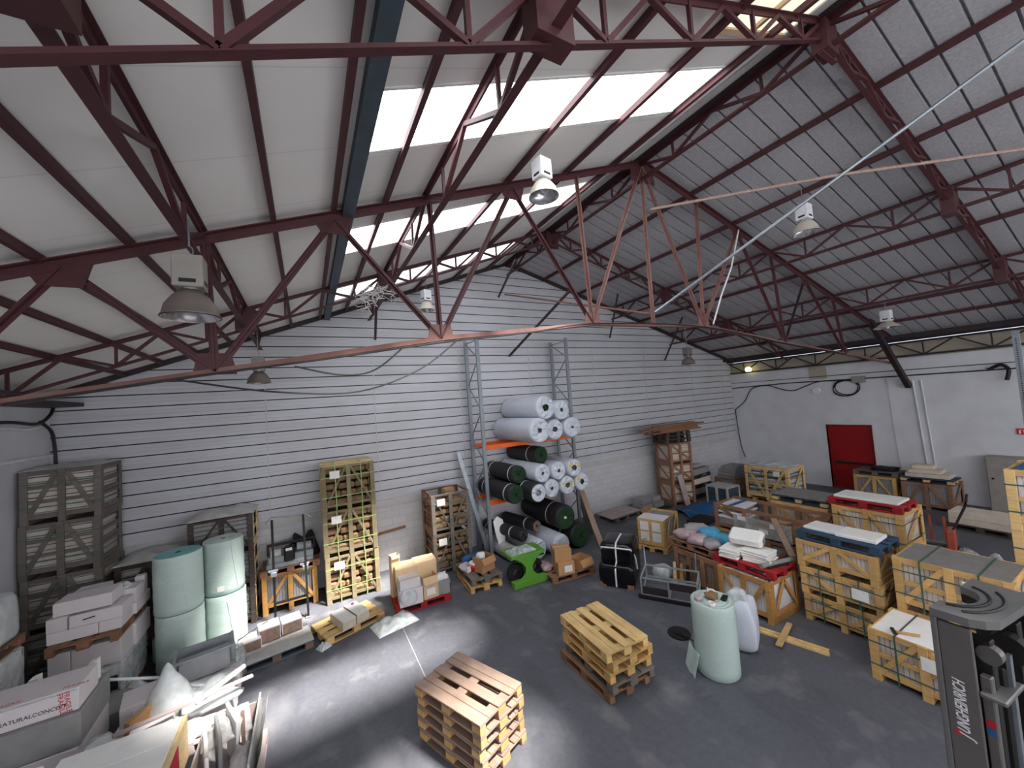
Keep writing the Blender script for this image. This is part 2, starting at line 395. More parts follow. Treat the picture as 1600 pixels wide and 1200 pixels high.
# walls: gable cladding as a horizontal profile that follows the roof slope
def gable():
    prof = []; z = 1.93; G = .04        # boards with two faint folds and a groove under each, its shade made by a dark strip
    while z < 9.3:
        prof += [(z, 0.), (z+.08, -.006), (z+.088, 0.), (z+.165, -.006), (z+.173, 0.), (z+.246, 0.), (z+.2461, G), (z+.2719, G)]
        z += .272
    m = MB()
    def lim(z): return (max(XL, RX-(RZ+.05-z)/SL), min(XR, RX+(RZ+.05-z)/SR))
    for (z0, d0), (z1, d1) in zip(prof, prof[1:]):
        if z1 > RZ+.03: break
        a0, b0 = lim(z0); a1, b1 = lim(z1)
        m.add([(a0, YG+d0, z0), (b0, YG+d0, z0), (b1, YG+d1, z1), (a1, YG+d1, z1)], [(0, 1, 2, 3)])
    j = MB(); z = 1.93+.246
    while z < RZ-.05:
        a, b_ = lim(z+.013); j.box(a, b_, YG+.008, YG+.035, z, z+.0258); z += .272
    # solid back so that no daylight leaks through
    a, b_ = XL-.3, XR+.4
    m.prism([(a, 1.9), (b_, 1.9), (b_, zr(b_)+.05), (RX, RZ+.05), (a, zl(a)+.05)], Matrix(((1, 0, 0, 0), (0, 0, -1, YG+.25), (0, 1, 0, 0), (0, 0, 0, 1))), .22)
    w = struct('wall_gable', m, 'cladding', 'gable wall of dusty white horizontal metal cladding')
    obj('joint_strips', j, 'joint_rubber', w)  # dark strips stand in for the shade inside the cladding grooves
    s = MB()
    for x in (-.9, 1.7, 4.3, 6.9, 9.8, 12.6, 15.6, 17.9):
        s.box(x, x+.02, YG-.018, YG+.02, 2.05, min(zroof(x)-.3, 6.2))
    obj('sheet_joints', s, 'flashing', w)
gable()
struct('wall_gable_base', MB().box(XL-.3, XR+.4, YG-.02, YG+.25, 0, 1.75), 'painted_blocks', 'white painted concrete block wall below the metal cladding')
struct('trim_2', MB().box(XL, XR, YG-.05, YG+.2, 1.75, 1.93), 'flashing', 'smooth metal flashing strip between cladding and block wall')
# right wall with the door opening
DY0, DY1, DZ = 6.14, 7.58, 2.53
w = MB(); w.box(XR, XR+.3, YB, DY0, 0, 4.92); w.box(XR, XR+.3, DY1, YG+.25, 0, 4.92); w.box(XR, XR+.3, DY0, DY1, DZ, 4.92)
struct('wall_right', w, 'white_paint', 'white painted wall with the red door')
struct('wall_right_top', MB().box(XR+.1, XR+.3, YB, YG+.25, 4.92, 5.46), 'panel_beige', 'beige panel strip above the white wall, under the eave')
d = struct('door_1', MB().box(XR+.12, XR+.18, DY0, DY1, 0, DZ), 'door_red', 'dark red metal door in the white wall')
obj('push_bar', MB().box(XR+.05, XR+.12, DY0+.15, DY1-.15, .98, 1.05).box(XR+.03, XR+.12, DY1-.3, DY1-.2, .96, 1.08), 'black', d, label='black push bar')
struct('trim_3', MB().box(XR-.01, XR+.12, DY1, DY1+.05, 0, DZ+.05).box(XR-.01, XR+.12, DY0-.05, DY0, 0, DZ+.05).box(XR-.01, XR+.12, DY0, DY1, DZ, DZ+.05), 'carton_white', 'pale frame around the red door')
struct('wall_left', MB().box(XL-.3, XL, YB, YG+.25, 0, zl(XL)+.05), 'white_paint', 'white painted wall behind the grey crates')
struct('wall_back', MB().prism([(XL-.3, 0), (XR+.4, 0), (XR+.4, zr(XR+.4)), (RX, RZ+.05), (XL-.3, zl(XL-.3))], Matrix(((1, 0, 0, 0), (0, 0, -1, YB), (0, 1, 0, 0), (0, 0, 0, 1))), .2), 'white_paint', 'end wall behind the viewpoint')

for i, (a, b_, z0, z1) in enumerate(((-4.0, 2.4, 2.6, 5.0), (3.2, 10.4, 2.6, 6.2), (11.2, 17.8, 2.6, 5.2))):  # added panels, framed like windows, that glow to brighten the ceiling
    w = struct('window_%d' % (i+7), MB().box(a, b_, YB+.0, YB+.02, z0, z1), 'window_pane', ('large bright window in the end wall behind the viewpoint, on the grey crate side', 'large bright window in the middle of the end wall behind the viewpoint', 'large bright window in the end wall behind the viewpoint, on the red door side')[i])
    f = MB()
    for k in range(5): x = a+(b_-a)*k/4; f.box(x-.03, x+.03, YB-.0, YB+.05, z0, z1)
    f.box(a, b_, YB, YB+.05, z0-.05, z0).box(a, b_, YB, YB+.05, z1, z1+.05)
    obj('window_frame', f, 'steel_blue', w)
# left roof slope: white panels with strips of translucent sheet between them
SKX0, SKX1 = .66, 5.42
STRIPS = [(-2.9, -1.95, 0), (.25, 1.1, 0), (3.24, 4.12, -.3), (6.02, 7.0, -.1), (9.05, 10.02, -.05)]      # from, to, shift at the ridge end
def slope_box(m, x0, x1, y0, y1, below, above, z=zl, s0=0, s1=0):
    m.hexa([(x0, y0, z(x0)+below), (x1, y0+s0, z(x1)+below), (x1, y1+s1, z(x1)+below), (x0, y1, z(x0)+below), (x0, y0, z(x0)+above), (x1, y0+s0, z(x1)+above), (x1, y1+s1, z(x1)+above), (x0, y1, z(x0)+above)])
c = MB()
slope_box(c, XL-.5, SKX0, YB-.2, YG+.3, 0, .09)
CR0, CR1 = 4.45, 2.42       # the dirty cream sheet near the ridge: x from, y to
slope_box(c, SKX1, RX, CR1, YG+.3, 0, .09); slope_box(c, SKX1, RX, YB-.2, 1.2, 0, .09)
ys = [YB-.2]
sh = [0]
for a, b_, k in STRIPS: ys += [a, b_]; sh += [k, k]
ys.append(YG+.3); sh.append(0)
for a, b_, k0, k1 in zip(ys[0::2], ys[1::2], sh[0::2], sh[1::2]):
    if a < 2 < b_:
        slope_box(c, SKX0, CR0, a, b_, 0, .09, zl, 0, -.24); slope_box(c, CR0, SKX1, a, 1.2, 0, .09); slope_box(c, CR0, SKX1, CR1, b_-.24, 0, .09, zl, 0, -.06)
    else: slope_box(c, SKX0, SKX1, a, b_, 0, .09, zl, k0, k1)
struct('ceiling_left', c, 'roof_panel_white', 'white roof panels with faint joints on the slope with skylights')
for i, (a, b_, k) in enumerate(STRIPS):
    p = MB(); slope_box(p, SKX0, SKX1, a, b_, .05, .06, zl, k, k)
    w = struct('window_%d' % (i+1), p, 'skylight_milky' if i == 4 else 'skylight_pane', ['translucent skylight strip beyond the viewpoint, farthest from the gable', 'translucent skylight strip just in front of the near lattice rafter', 'largest bright skylight strip, nearest in the photo', 'second bright skylight strip, between the main truss and the far lattice rafter', 'bright skylight strip nearest the gable wall'][i])
    f = MB(); slope_box(f, SKX0, SKX1, b_-.03, b_+.03, -.02, 0, zl, k, k); slope_box(f, SKX0, SKX1, b_+.06, b_+.09, -.012, 0, zl, k, k)
    slope_box(f, SKX0, SKX1, a-.03, a, -.015, 0, zl, k, k)
    obj('window_frame', f, 'white', w)
p = MB(); slope_box(p, CR0, RX-.15, 1.2, CR1, .05, .06)
w = struct('window_6', p, 'skylight_cream', 'cream coloured dirty skylight sheet beside the ridge')
f = MB(); slope_box(f, CR0-.04, RX-.2, CR1-.06, CR1+.02, -.03, 0); slope_box(f, CR0, RX-.25, 1.75, 1.8, -.03, .02); slope_box(f, 5.05, 5.12, 1.2, CR1, -.03, .02)
obj('window_frame', f, 'carton_light', w)
# right roof slope: ribbed metal sheet
def ribs():
    m = MB(); y = YB-.2; P = .326; prof = []
    while y < YG+.3:
        prof += [(y, 0), (y+P-.05, 0), (y+P-.045, .06), (y+P-.02, .06), (y+P-.015, 0)]
        y += P
    x0, x1 = RX, XR+.5
    for (a, da), (b_, db) in zip(prof, prof[1:]):
        m.add([(x0, a, zr(x0)+da), (x1, a, zr(x1)+da), (x1, b_, zr(x1)+db), (x0, b_, zr(x0)+db)], [(3, 2, 1, 0)])
    slope_box(m, RX, XR+.5, YB-.2, YG+.3, .065, .11, zr)
    return m
struct('ceiling_right', ribs(), 'roof_metal', 'grey ribbed metal roof sheets on the darker slope')
rc = MB(); rc.beam((RX-.12, YB, RZ-.08), (RX-.12, YG, RZ-.08), .16, .12); rc.beam((RX+.03, YB, RZ-.06), (RX+.03, YG, RZ-.06), .14, .04)
struct('trim_4', rc, 'steel_dark', 'dark capping beam along the roof ridge')
rc = MB(); slope_box(rc, RX-.42, RX-.2, YB, YG, -.03, -.005)
struct('trim_5', rc, 'cyan_bag' if False else 'flashing', 'pale metal ridge flashing beside the skylights')
rc = MB(); slope_box(rc, XL, RX, YG-.09, YG-.03, -.12, .0); slope_box(rc, RX, XR, YG-.09, YG-.03, -.12, 0, zr)
struct('trim_6', rc, 'steel_dark', 'dark edge strip where the roof meets the gable cladding')
rc = MB().box(XR-.5, XR-.38, YB, YG, 5.56, 5.72).box(XR-.22, XR-.05, YB, YG, 5.5, 5.6)
struct('trim_7', rc, 'steel_dark', 'dark eave beam under the ribbed roof')
rc = MB().box(XL, XL+.5, YB, YG, 4.98, 5.06).box(XL, XL+.9, YB, 8.4, 5.06, 5.1)
struct('trim_8', rc, 'steel_dark', 'dark eave gutter beam above the white wall with the grey crates')

# ---------------------------------------------------------------- roof steelwork
def purlin(x, z, w, h, mt, label, y0=YB, y1=YG-.05, z0=0):
    o = obj('purlin', MB().box(x-w/2, x+w/2, y0, y1, z(x)-z0-h-abs(SL*w/2), z(x)-z0-abs(SL*w/2)), mt)
    tag(o, label, 'purlin', 'roof purlins')
for x, t in ((-3.45, 'lowest purlin under the white roof panels, nearest the eave'), (-2.8, 'second purlin up from the eave under the white roof panels'),
             (-2.18, 'third purlin up from the eave under the white roof panels'), (-1.53, 'fourth purlin up from the eave under the white roof panels, just below the girder'),
             (-.25, 'dark red purlin just above the lower lattice girder on the white slope'), (.42, 'dark red purlin beside the blue-grey beam on the white slope'),
             (1.08, 'dark red purlin crossing the skylights nearest the blue-grey beam'), (3.05, 'dark red purlin crossing the middle of the skylights'),
             (4.3, 'dark red purlin crossing the skylights, second from the ridge'), (5.5, 'dark red purlin at the ridge end of the skylights')):
    purlin(x, zl, .055, .085, 'steel_red', t)
b_ = MB().box(.52, .62, YB, YG-.05, zl(.57)-.17, zl(.57)-.03).box(.62, .68, YB, YG-.05, zl(.57)-.06, zl(.57)-.04).box(.62, .66, YB, YG-.05, zl(.57)-.17, zl(.57)-.15)
tag(obj('channel_beam', b_, 'steel_blue'), 'blue-grey steel channel beam along the edge of the skylights', 'beam')
for x, t in ((7.8, 'purlin nearest the ridge under the ribbed roof'), (9.3, 'second purlin down from the ridge under the ribbed roof'),
             (12.5, 'purlin between the two lattice girders of the ribbed roof'), (15.6, 'second purlin up from the eave of the ribbed roof'),
             (17.0, 'lowest purlin of the ribbed roof, nearest the eave')):
    purlin(x, zr, .06, .09, 'steel_red', t)
def lattice(t, P, Q, d0, d1, n, mt, w=.06, wb=.04):
    """two chords from P to Q, the lower one d0..d1 beneath, Pratt web with n bays"""
    P, Q = Vector(P), Vector(Q); D = lambda f: Vector((0, 0, -(d0+(d1-d0)*f)))
    obj('top_chord', MB().angle(P, Q, w, flip=1), mt, t); obj('bottom_chord', MB().angle(P+D(0), Q+D(1), w*.7, flip=-1), mt, t)
    for i in range(n+1):
        f = i/n; a = P.lerp(Q, f)
        if i % 2 == 1: obj('web_post', MB().beam(a, a+D(f), wb*.8, wb*.8), mt, t)
        if i < n:
            g = (i+1)/n; b_ = P.lerp(Q, g)
            obj('web_diagonal', MB().beam(a if i % 2 == 0 else a+D(f), b_+D(g) if i % 2 == 0 else b_, wb, wb), mt, t)
def girder(x, z, depth, label, mt='steel_red', off=.08, y1=YG-.1, ys=(2.08, 5.24, 8.54)):
    t = thing('lattice_girder', label, 'girder', (x, 0, 0), 0, 'lattice girders along the building')
    segs = [YB]+[y for y in ys]+[y1]
    zt = z(x)-off
    for a, b_ in zip(segs, segs[1:]):
        lattice_seg(t, a, b_, zt, depth, mt)
    for y in ys[::2]:
        obj('junction_plate', MB().box(-.16, .16, y-.09, y+.09, zt-depth-.1, zt+.0), mt, t)
def lattice_seg(t, a, b_, zt, depth, mt):
    n = max(2, 2*round((b_-a)/1.55))
    obj('top_chord', MB().angle((0, a, zt), (0, b_, zt), .062, flip=1), mt, t); obj('bottom_chord', MB().angle((0, a, zt-depth), (0, b_, zt-depth), .056, flip=-1), mt, t)
    for i in range(n):
        y0, y1 = a+(b_-a)*i/n, a+(b_-a)*(i+1)/n
        k = i % 2
        obj('web_diagonal', MB().beam((0, y0, zt-(depth if k else 0)), (0, y1, zt-(0 if k else depth)), .045, .045), mt, t)
        if not k: obj('web_post', MB().beam((0, y1, zt), (0, y1, zt-depth), .035, .035), mt, t)
girder(-.93, zl, .34, 'dark red lattice girder low on the white roof slope, the one nearest the grey crates')
girder(1.66, zl, .44, 'dark red lattice girder crossing the skylights')
girder(6.25, zl, .3, 'dark red lattice girder directly under the ridge', off=.16)
girder(10.9, zr, .42, 'upper dark red lattice girder of the ribbed roof')
girder(14.2, zr, .46, 'lower dark red lattice girder of the ribbed roof')
t = thing('lattice_girder', 'eave lattice girder above the white wall with the red door', 'girder', (18.42, 0, 0), 0, 'lattice girders along the building')
for a, b_ in ((YB, 5.24), (5.24, 8.4), (8.4, YG-.1)): lattice_seg(t, a, b_, 5.44, .46, 'steel_dark')
def rafter(y, label, dl=(.95, .33), dr=(.33, .4), mt='steel_red'):
    t = thing('lattice_rafter', label, 'roof truss', (0, y, 0), 0, 'lattice rafters')
    def dep(x): return dl[0]+(dl[1]-dl[0])*(x-XL)/(RX-XL) if x < RX else dr[0]+(dr[1]-dr[0])*(x-RX)/(XR-RX)
    for x0, x1, z, n in ((XL+.1, -.93, zl, 6), (-.93, 1.66, zl, 4), (1.66, RX-.1, zl, 8), (RX+.1, 10.9, zr, 8), (10.9, 14.2, zr, 6), (14.2, XR-.3, zr, 6)):
        lattice(t, (x0, 0, z(x0)-.1), (x1, 0, z(x1)-.1), dep(x0)-.1, dep(x1)-.1, n, mt, .06, .045)
    obj('ridge_plate', MB().box(RX-.2, RX+.2, -.03, .03, RZ-.6, RZ-.12), mt, t)
rafter(2.08, 'dark red lattice rafter nearest in the photo, crossing the top of the view')
rafter(8.54, 'dark red lattice rafter beyond the main truss, close to the gable', (.5, .4), (.4, .45))
# main truss
t = thing('roof_truss', 'main dark red roof truss with fan webs and a bent bottom chord across the hall', 'roof truss', (0, 5.24, 0))
TOP = {'T0': -2.04, 'T1': -.93, 'T2': .42, 'T3': 1.72, 'T4': 3.15, 'T5': 4.55, 'T6': RX, 'R1': 8.0, 'R2': 9.5, 'R3': 10.95, 'R4': 12.6, 'R5': 14.2, 'R6': 16.6}
BOT = {'A': (XL+.05, 4.42), 'B0': (-3.0, 4.66), 'B1': (-.87, 4.99), 'B2': (1.76, 5.4), 'B3': (4.64, 5.71), 'BC': (6.24, 5.74), 'B4': (7.84, 5.77), 'B5': (11.18, 5.43), 'B6': (14.6, 5.12), 'Z': (18.4, 4.75)}
def tp(k): x = TOP[k]; return (x, 0, zroof(x)-.16)
def bp(k): x, z = BOT[k]; return (x, 0, z)
obj('top_chord', MB().angle((XL+.1, 0, zl(XL+.1)-.14), (RX, 0, RZ-.14), .1, .012), 'steel_red', t)
obj('top_chord', MB().angle((RX, 0, RZ-.14), (XR-.3, 0, zr(XR-.3)-.14), .1, .012), 'steel_red', t)
ks = list(BOT)
for a, b_ in zip(ks, ks[1:]):
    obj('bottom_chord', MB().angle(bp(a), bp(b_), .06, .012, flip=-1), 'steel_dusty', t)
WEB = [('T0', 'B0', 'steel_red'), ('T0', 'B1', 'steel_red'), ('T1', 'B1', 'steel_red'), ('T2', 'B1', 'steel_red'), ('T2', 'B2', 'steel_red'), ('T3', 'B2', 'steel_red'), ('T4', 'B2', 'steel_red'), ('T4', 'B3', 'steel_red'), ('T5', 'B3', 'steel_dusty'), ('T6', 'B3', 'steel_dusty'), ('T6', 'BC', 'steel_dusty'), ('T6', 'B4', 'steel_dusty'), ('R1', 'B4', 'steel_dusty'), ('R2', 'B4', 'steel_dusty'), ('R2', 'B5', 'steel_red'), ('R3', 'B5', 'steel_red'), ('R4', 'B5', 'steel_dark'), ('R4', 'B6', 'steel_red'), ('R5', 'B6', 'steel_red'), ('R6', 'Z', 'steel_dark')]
for a, b_, mt in WEB:
    obj('web_member', MB().angle(tp(a), bp(b_), .055 if mt != 'steel_dark' else .04, .01, up=(0, 1, 0)), mt, t)
obj('knee_brace', MB().beam((16.62, 0, 6.3), (18.5, -.25, 3.9), .14, .16), 'steel_dark', t)
for k in ('B1', 'B2', 'B3', 'B4', 'B5', 'B6'):
    x, z = BOT[k]; s = .2
    obj('gusset_plate', MB().prism([(-s, -.04), (s, -.04), (s*.75, .2), (-s*.75, .2)], Matrix(((1, 0, 0, x), (0, 0, -1, .006), (0, 1, 0, z), (0, 0, 0, 1))), .012), 'steel_dusty' if k in ('B2', 'B3', 'B4') else 'steel_red', t)
for k in ('T0', 'T2', 'T4', 'R2', 'R4'):
    x, _, z = tp(k); s = .26; sl = SL if x < RX else -SR
    obj('gusset_plate', MB().prism([(-s, .08-s*sl), (s, .08+s*sl), (s*.6, -.2), (-s*.6, -.2)], Matrix(((1, 0, 0, x), (0, 0, -1, .008), (0, 1, 0, z), (0, 0, 0, 1))), .014), 'steel_red', t)
obj('ridge_plate', MB().prism([(-.35, -.28), (.35, -.28), (.3, .12), (-.3, .12)], Matrix(((1, 0, 0, RX), (0, 0, -1, .008), (0, 1, 0, RZ-.25), (0, 0, 0, 1))), .016), 'steel_red', t)
# struts between the far rafter and the gable
for p, q, r, lb in (((6.89, 8.54, 7.56), (6.14, 11.27, 5.97), .03, 'long dark strut running down to the gable above the roll rack'),
                    ((5.07, 8.54, 8.18), (5.9, 11.27, 8.0), .025, 'short dark strut under the ridge at the gable'),
                    ((1.45, 8.54, 6.9), (1.82, 11.27, 6.5), .03, 'dark strut hanging from the roof beside the small far lamp'),
                    ((8.66, 8.54, 7.5), (10.79, 11.27, 6.68), .025, 'dark strut at the gable under the upper girder of the ribbed roof'),
                    ((11.62, 8.54, 6.9), (13.89, 11.27, 5.74), .025, 'dark strut at the gable under the lower girder of the ribbed roof')):
    tag(obj('strut', MB().beam(p, q, r*2, r*2), 'steel_dark'), lb, 'strut', 'gable struts')
tag(obj('tie_rod', MB().cyl((6.15, 11.25, 8.1), (6.26, 5.28, 5.97), .025, 8), 'steel_dusty'), 'thin tie rod from the gable to the middle of the main truss', 'rod')
tag(obj('tie_rod', MB().cyl((6.26, 5.2, 5.99), (8.2, .77, 8.5), .028, 8), 'galv'), 'long pale tie rod rising from the main truss to the ribbed roof', 'rod')
tag(obj('rope', MB().tube([(6.4, 5.2, 8.15), (7.4, 4.2, 8.12), (8.6, 2.9, 8.05), (10.4, 1.1, 7.86)], .028), 'rope'), 'dusty pink rope slung from the main truss under the ribbed roof', 'rope')
tag(obj('conduit', MB().tube([(9.5, 5.2, 8.2), (9.0, 5.18, 7.2), (8.5, 5.18, 6.5), (8.05, 5.16, 5.8)], .02), 'white'), 'white conduit with a joint running down a truss web', 'conduit')
w_ = MB(); rr = random.Random(5)
for k in range(26):
    x = 1.3+rr.uniform(-.3, .45); p = [(x, 8.3, zl(x)-.3-rr.uniform(0, .3))]
    for q in range(5): a = p[-1]; p.append((a[0]+rr.uniform(-.16, .16), a[1]+rr.uniform(-.1, .1), a[2]+rr.uniform(-.12, .05)))
    w_.tube(p, .007, 4)
tag(obj('torn_strands', w_, 'white'), 'torn white plastic strands caught on the girder under the skylights', 'plastic')
# cables tied along the bottom chord
def cab(pts, r, lb, mt='cable', cat='cable', name='cable', sub=6):
    P = [Vector(p) for p in pts]; out = []
    for i in range(len(P)-1):
        p0, p1, p2, p3 = P[max(i-1, 0)], P[i], P[i+1], P[min(i+2, len(P)-1)]
        for k in range(sub):
            s = k/sub
            out.append(.5*((2*p1)+(p2-p0)*s+(2*p0-5*p1+4*p2-p3)*s*s+(3*p1-p0-3*p2+p3)*s**3))
    out.append(P[-1])
    return tag(obj(name, MB().tube(out, r, 5), mt), lb, cat)
cab([(-2.4, 5.17, 4.72), (-1.5, 5.17, 4.86), (-.9, 5.17, 4.95), (.2, 5.17, 5.1), (1.7, 5.17, 5.32), (3.2, 5.17, 5.5), (4.7, 5.17, 5.7), (7.8, 5.17, 5.73), (11, 5.17, 5.4), (14.5, 5.17, 5.1)], .014, 'cable tied along the bottom chord of the main truss')
cab([(-1.2, 5.15, 4.9), (-.3, 5.13, 4.72), (.6, 5.12, 4.68), (1.4, 5.13, 4.95), (2.0, 5.15, 5.38)], .011, 'black cable hanging in a long loop below the main truss')
cab([(-.1, 5.19, 5.02), (.4, 5.15, 4.9), (.8, 5.15, 4.95), (1.2, 5.17, 5.26)], .011, 'shorter black cable loop just below the main truss')
cab([(18.52, 11.2, 3.2), (18.53, 10.7, 3.6), (18.53, 10.3, 4.18), (18.53, 9.6, 4.28), (18.53, 9.1, 4.1), (18.53, 8.6, 3.98), (18.53, 8.1, 4.15), (18.53, 7.6, 4.3), (18.53, 6.9, 4.28)], .022, 'black cable sagging between clips on the white wall above the red door')
cab([(18.54, 11.25, 4.26), (18.54, 8.8, 4.32), (18.54, 6.5, 4.3), (18.54, 2.6, 4.28)], .022, 'straight black cable run along the white wall above the red door')
cab([(18.54, 11.25, 4.5), (18.54, 6.5, 4.5), (18.54, 2.6, 4.47)], .012, 'thin upper cable along the white wall above the red door')
cab([(18.55, 11.2, 3.2), (18.55, 11.18, 2.6), (18.55, 11.1, 1.5), (18.55, 10.95, .9)], .02, 'black cable dropping down the corner of the white wall and the gable')
coil = [(18.54, 6.75+.4*math.cos(a*1.0)+.04*math.sin(a*.37), 3.98+.3*math.sin(a)+.03*math.cos(a*.5)) for a in [i*.35 for i in range(56)]]
tag(obj('cable_coil', MB().tube(coil, .02, 5), 'cable'), 'coil of black cable hung on the white wall above the red door', 'cable')
tag(obj('junction_box', MB().box(18.5, 18.6, 6.15, 6.55, 4.15, 4.4, .01), 'lamp_box_grey'), 'grey junction box beside the cable coil', 'box')
tag(obj('siren', MB().cyl((18.6, 7.75, 3.92), (18.52, 7.75, 3.92), .13, 16), 'lamp_box_white'), 'round white siren on the white wall above the red door', 'siren')
tag(obj('wall_patch', MB().box(18.57, 18.6, 7.35, 7.95, 4.4, 4.9), 'panel_beige'), 'beige patch panel at the top of the white wall', 'panel')
cab([(18.55, 5.6, 4.2), (18.55, 5.55, 4.0), (18.55, 5.5, 2.0), (18.55, 5.45, .6)], .012, 'thin cable running down the white wall beside the red door', 'film_grey')
tag(obj('conduit', MB().cyl((18.56, 4.9, 4.1), (18.56, 4.75, .3), .03, 8).cyl((18.56, 4.7, 4.1), (18.56, 4.57, .3), .025, 8), 'white_paint'), 'pair of white conduits running down the wall from the knee brace', 'conduit')
cab([(18.54, 3.2, 4.3), (18.45, 2.95, 4.42), (18.4, 2.8, 4.25), (18.42, 2.86, 3.95)], .05, 'thick black cable loop at the end of the wall cable run')
l = thing('bulkhead_lamp', 'small glowing wall lamp under the eave at the gable corner', 'lamp', (18.4, 10.3, 4.98))
obj('lamp_globe', MB().lathe([(.001, 0), (.1, .02), (.14, .1), (.12, .2), (.001, .25)], 14), 'bulb_lit', l, True)
obj('lamp_base', MB().cyl((0, 0, -.04), (0, 0, .02), .08, 12), 'black', l)
s = thing('fire_sign', 'small square red fire sign on the white wall near the grey cabinet', 'sign', (18.58, 2.75, 2.4))
sp = obj('sign_plate', MB().box(-.01, .02, -.085, .085, -.09, .09), 'red_plastic', s)
obj('sign_symbol', MB().box(-.012, -.008, .01, .045, -.065, .03).box(-.012, -.008, .018, .036, .04, .06).box(-.012, -.008, -.055, -.04, -.045, .055).box(-.012, -.008, -.025, .0, .04, .052), 'ink_white', sp, label='white extinguisher symbol')
c = thing('wall_cabinet', 'grey metal cabinet against the white wall near the fire sign', 'cabinet', (18.38, 2.95, 0))
obj('cabinet_body', MB().box(-.2, .2, -.5, .5, 0, 1.66, .01), 'lamp_box_grey', c); cd_ = obj('cabinet_door', MB().box(-.22, -.2, -.47, .47, .05, 1.62), 'lamp_box_grey', c)
obj('lock', MB().cyl((-.24, .38, 1.0), (-.22, .38, 1.0), .03, 10), 'black', cd_)
c = thing('wall_pipe', 'pale pipe along the white wall above the grey crates', 'pipe', (XL+.06, 0, 4.0))
obj('pipe', MB().cyl((0, 2, -.03), (0, 11.2, .02), .03, 8), 'white', c); obj('pipe_clip', MB().box(-.06, .05, 9.2, 9.25, -.05, .05), 'black', c)
cab([(XL+.08, 4, 4.72), (XL+.1, 8, 4.66), (XL+.1, 9.8, 4.7), (XL+.12, 10.6, 4.66), (XL+.12, 11.0, 4.82), (XL+.1, 11.2, 5.0)], .03, 'bundle of black cables along the top of the white wall by the grey crates')
cab([(XL+.12, 10.7, 4.7), (XL+.12, 11.05, 4.5), (XL+.1, 11.2, 4.2), (XL+.1, 11.25, 3.6)], .03, 'black cable dropping down the corner above the grey crates')
cab([(XL+.07, 6, 4.6), (XL+.07, 9.6, 4.6), (XL+.07, 10.4, 4.56), (XL+.07, 11.1, 4.66)], .022, 'white cable under the black bundle on the white wall by the grey crates', 'white')

# ---------------------------------------------------------------- high-bay lamps
def lamp(loc, s, label, boxm, shadem, rod=.0, shallow=False, rz=0.):
    t = thing('high_bay_lamp', label, 'lamp', loc, rz, 'high-bay lamps')
    h = .34*s
    prof = [(.07, 0), (.09, .012), (.16, -.06), (.22, -.15), (.25, -.27), (.262, -.275), (.255, -.26)] if not shallow else [(.09, 0), (.1, .01), (.17, -.04), (.26, -.12), (.33, -.17), (.34, -.18)]
    prof = [(r*s*1.0, z*s) for r, z in prof]
    obj('shade', MB().lathe(prof, 28), shadem, t, True)
    rf = obj('reflector', MB().lathe([(max(.001, r-.012*s), z-.004*s) for r, z in prof[1:-1]], 28), 'reflector', t, True)
    bb = obj('ballast_box', MB().box(-.13*s, .13*s, -.12*s, .12*s, .03*s, .03*s+h, .008), boxm, t)
    v = MB()
    for a in (-1, 1):
        v.box(-.07*s, .07*s, a*.121*s-.002, a*.121*s+.002, .07*s, .11*s); v.box(a*.131*s-.002, a*.131*s+.002, -.065*s, .065*s, .07*s, .11*s)
    obj('vent_slot', v, 'black', bb)
    obj('neck', MB().cyl((0, 0, -.01), (0, 0, .035*s), .085*s, 16), 'reflector', t)
    obj('bulb', MB().lathe([(.001, -.21*s), (.035*s, -.19*s), (.05*s, -.13*s), (.03*s, -.04*s), (.02*s, 0)], 14), 'bulb_glass', rf, True)
    hk = MB().tube([(.0, 0, h+.03*s), (.03, 0, h+.08), (.02, 0, h+.12), (0, 0, h+.14)], .006)
    if rod: hk.cyl((0, 0, h+.13), (0, 0, h+.13+rod), .008, 6)
    obj('hook', hk, 'galv', bb)
lamp((-.88, 4.35, 5.62), .86, 'grey dome lamp nearest in the photo, hanging from the lower lattice girder', 'lamp_box_grey', 'shade_grey', .25)
lamp((3.17, 4.4, 7.58), .86, 'white boxed lamp with a cream shade hanging in front of the skylights', 'lamp_box_white', 'shade_cream', rz=.16)
lamp((9.05, 3.65, 7.62), .9, 'cream dome lamp hanging under the upper part of the ribbed roof', 'lamp_box_white', 'shade_cream', .3)
lamp((3.15, 10.5, 7.45), .9, 'small white lamp in front of the gable cladding under the skylights', 'lamp_box_white', 'shade_cream', .25, rz=.3)
lamp((-.84, 9.4, 5.42), .86, 'grey lamp behind the main truss chord, in front of the gable cladding', 'lamp_box_grey', 'shade_grey', .6)
lamp((15.4, 4.45, 5.95), .95, 'wide shallow lamp near the eave of the ribbed roof', 'lamp_box_white', 'shade_cream', .2, True)
lamp((11.7, 8.54, 5.5), .9, 'grey lamp hanging low in front of the gable cladding beside the ribbed roof', 'shade_grey', 'shade_grey', .7)
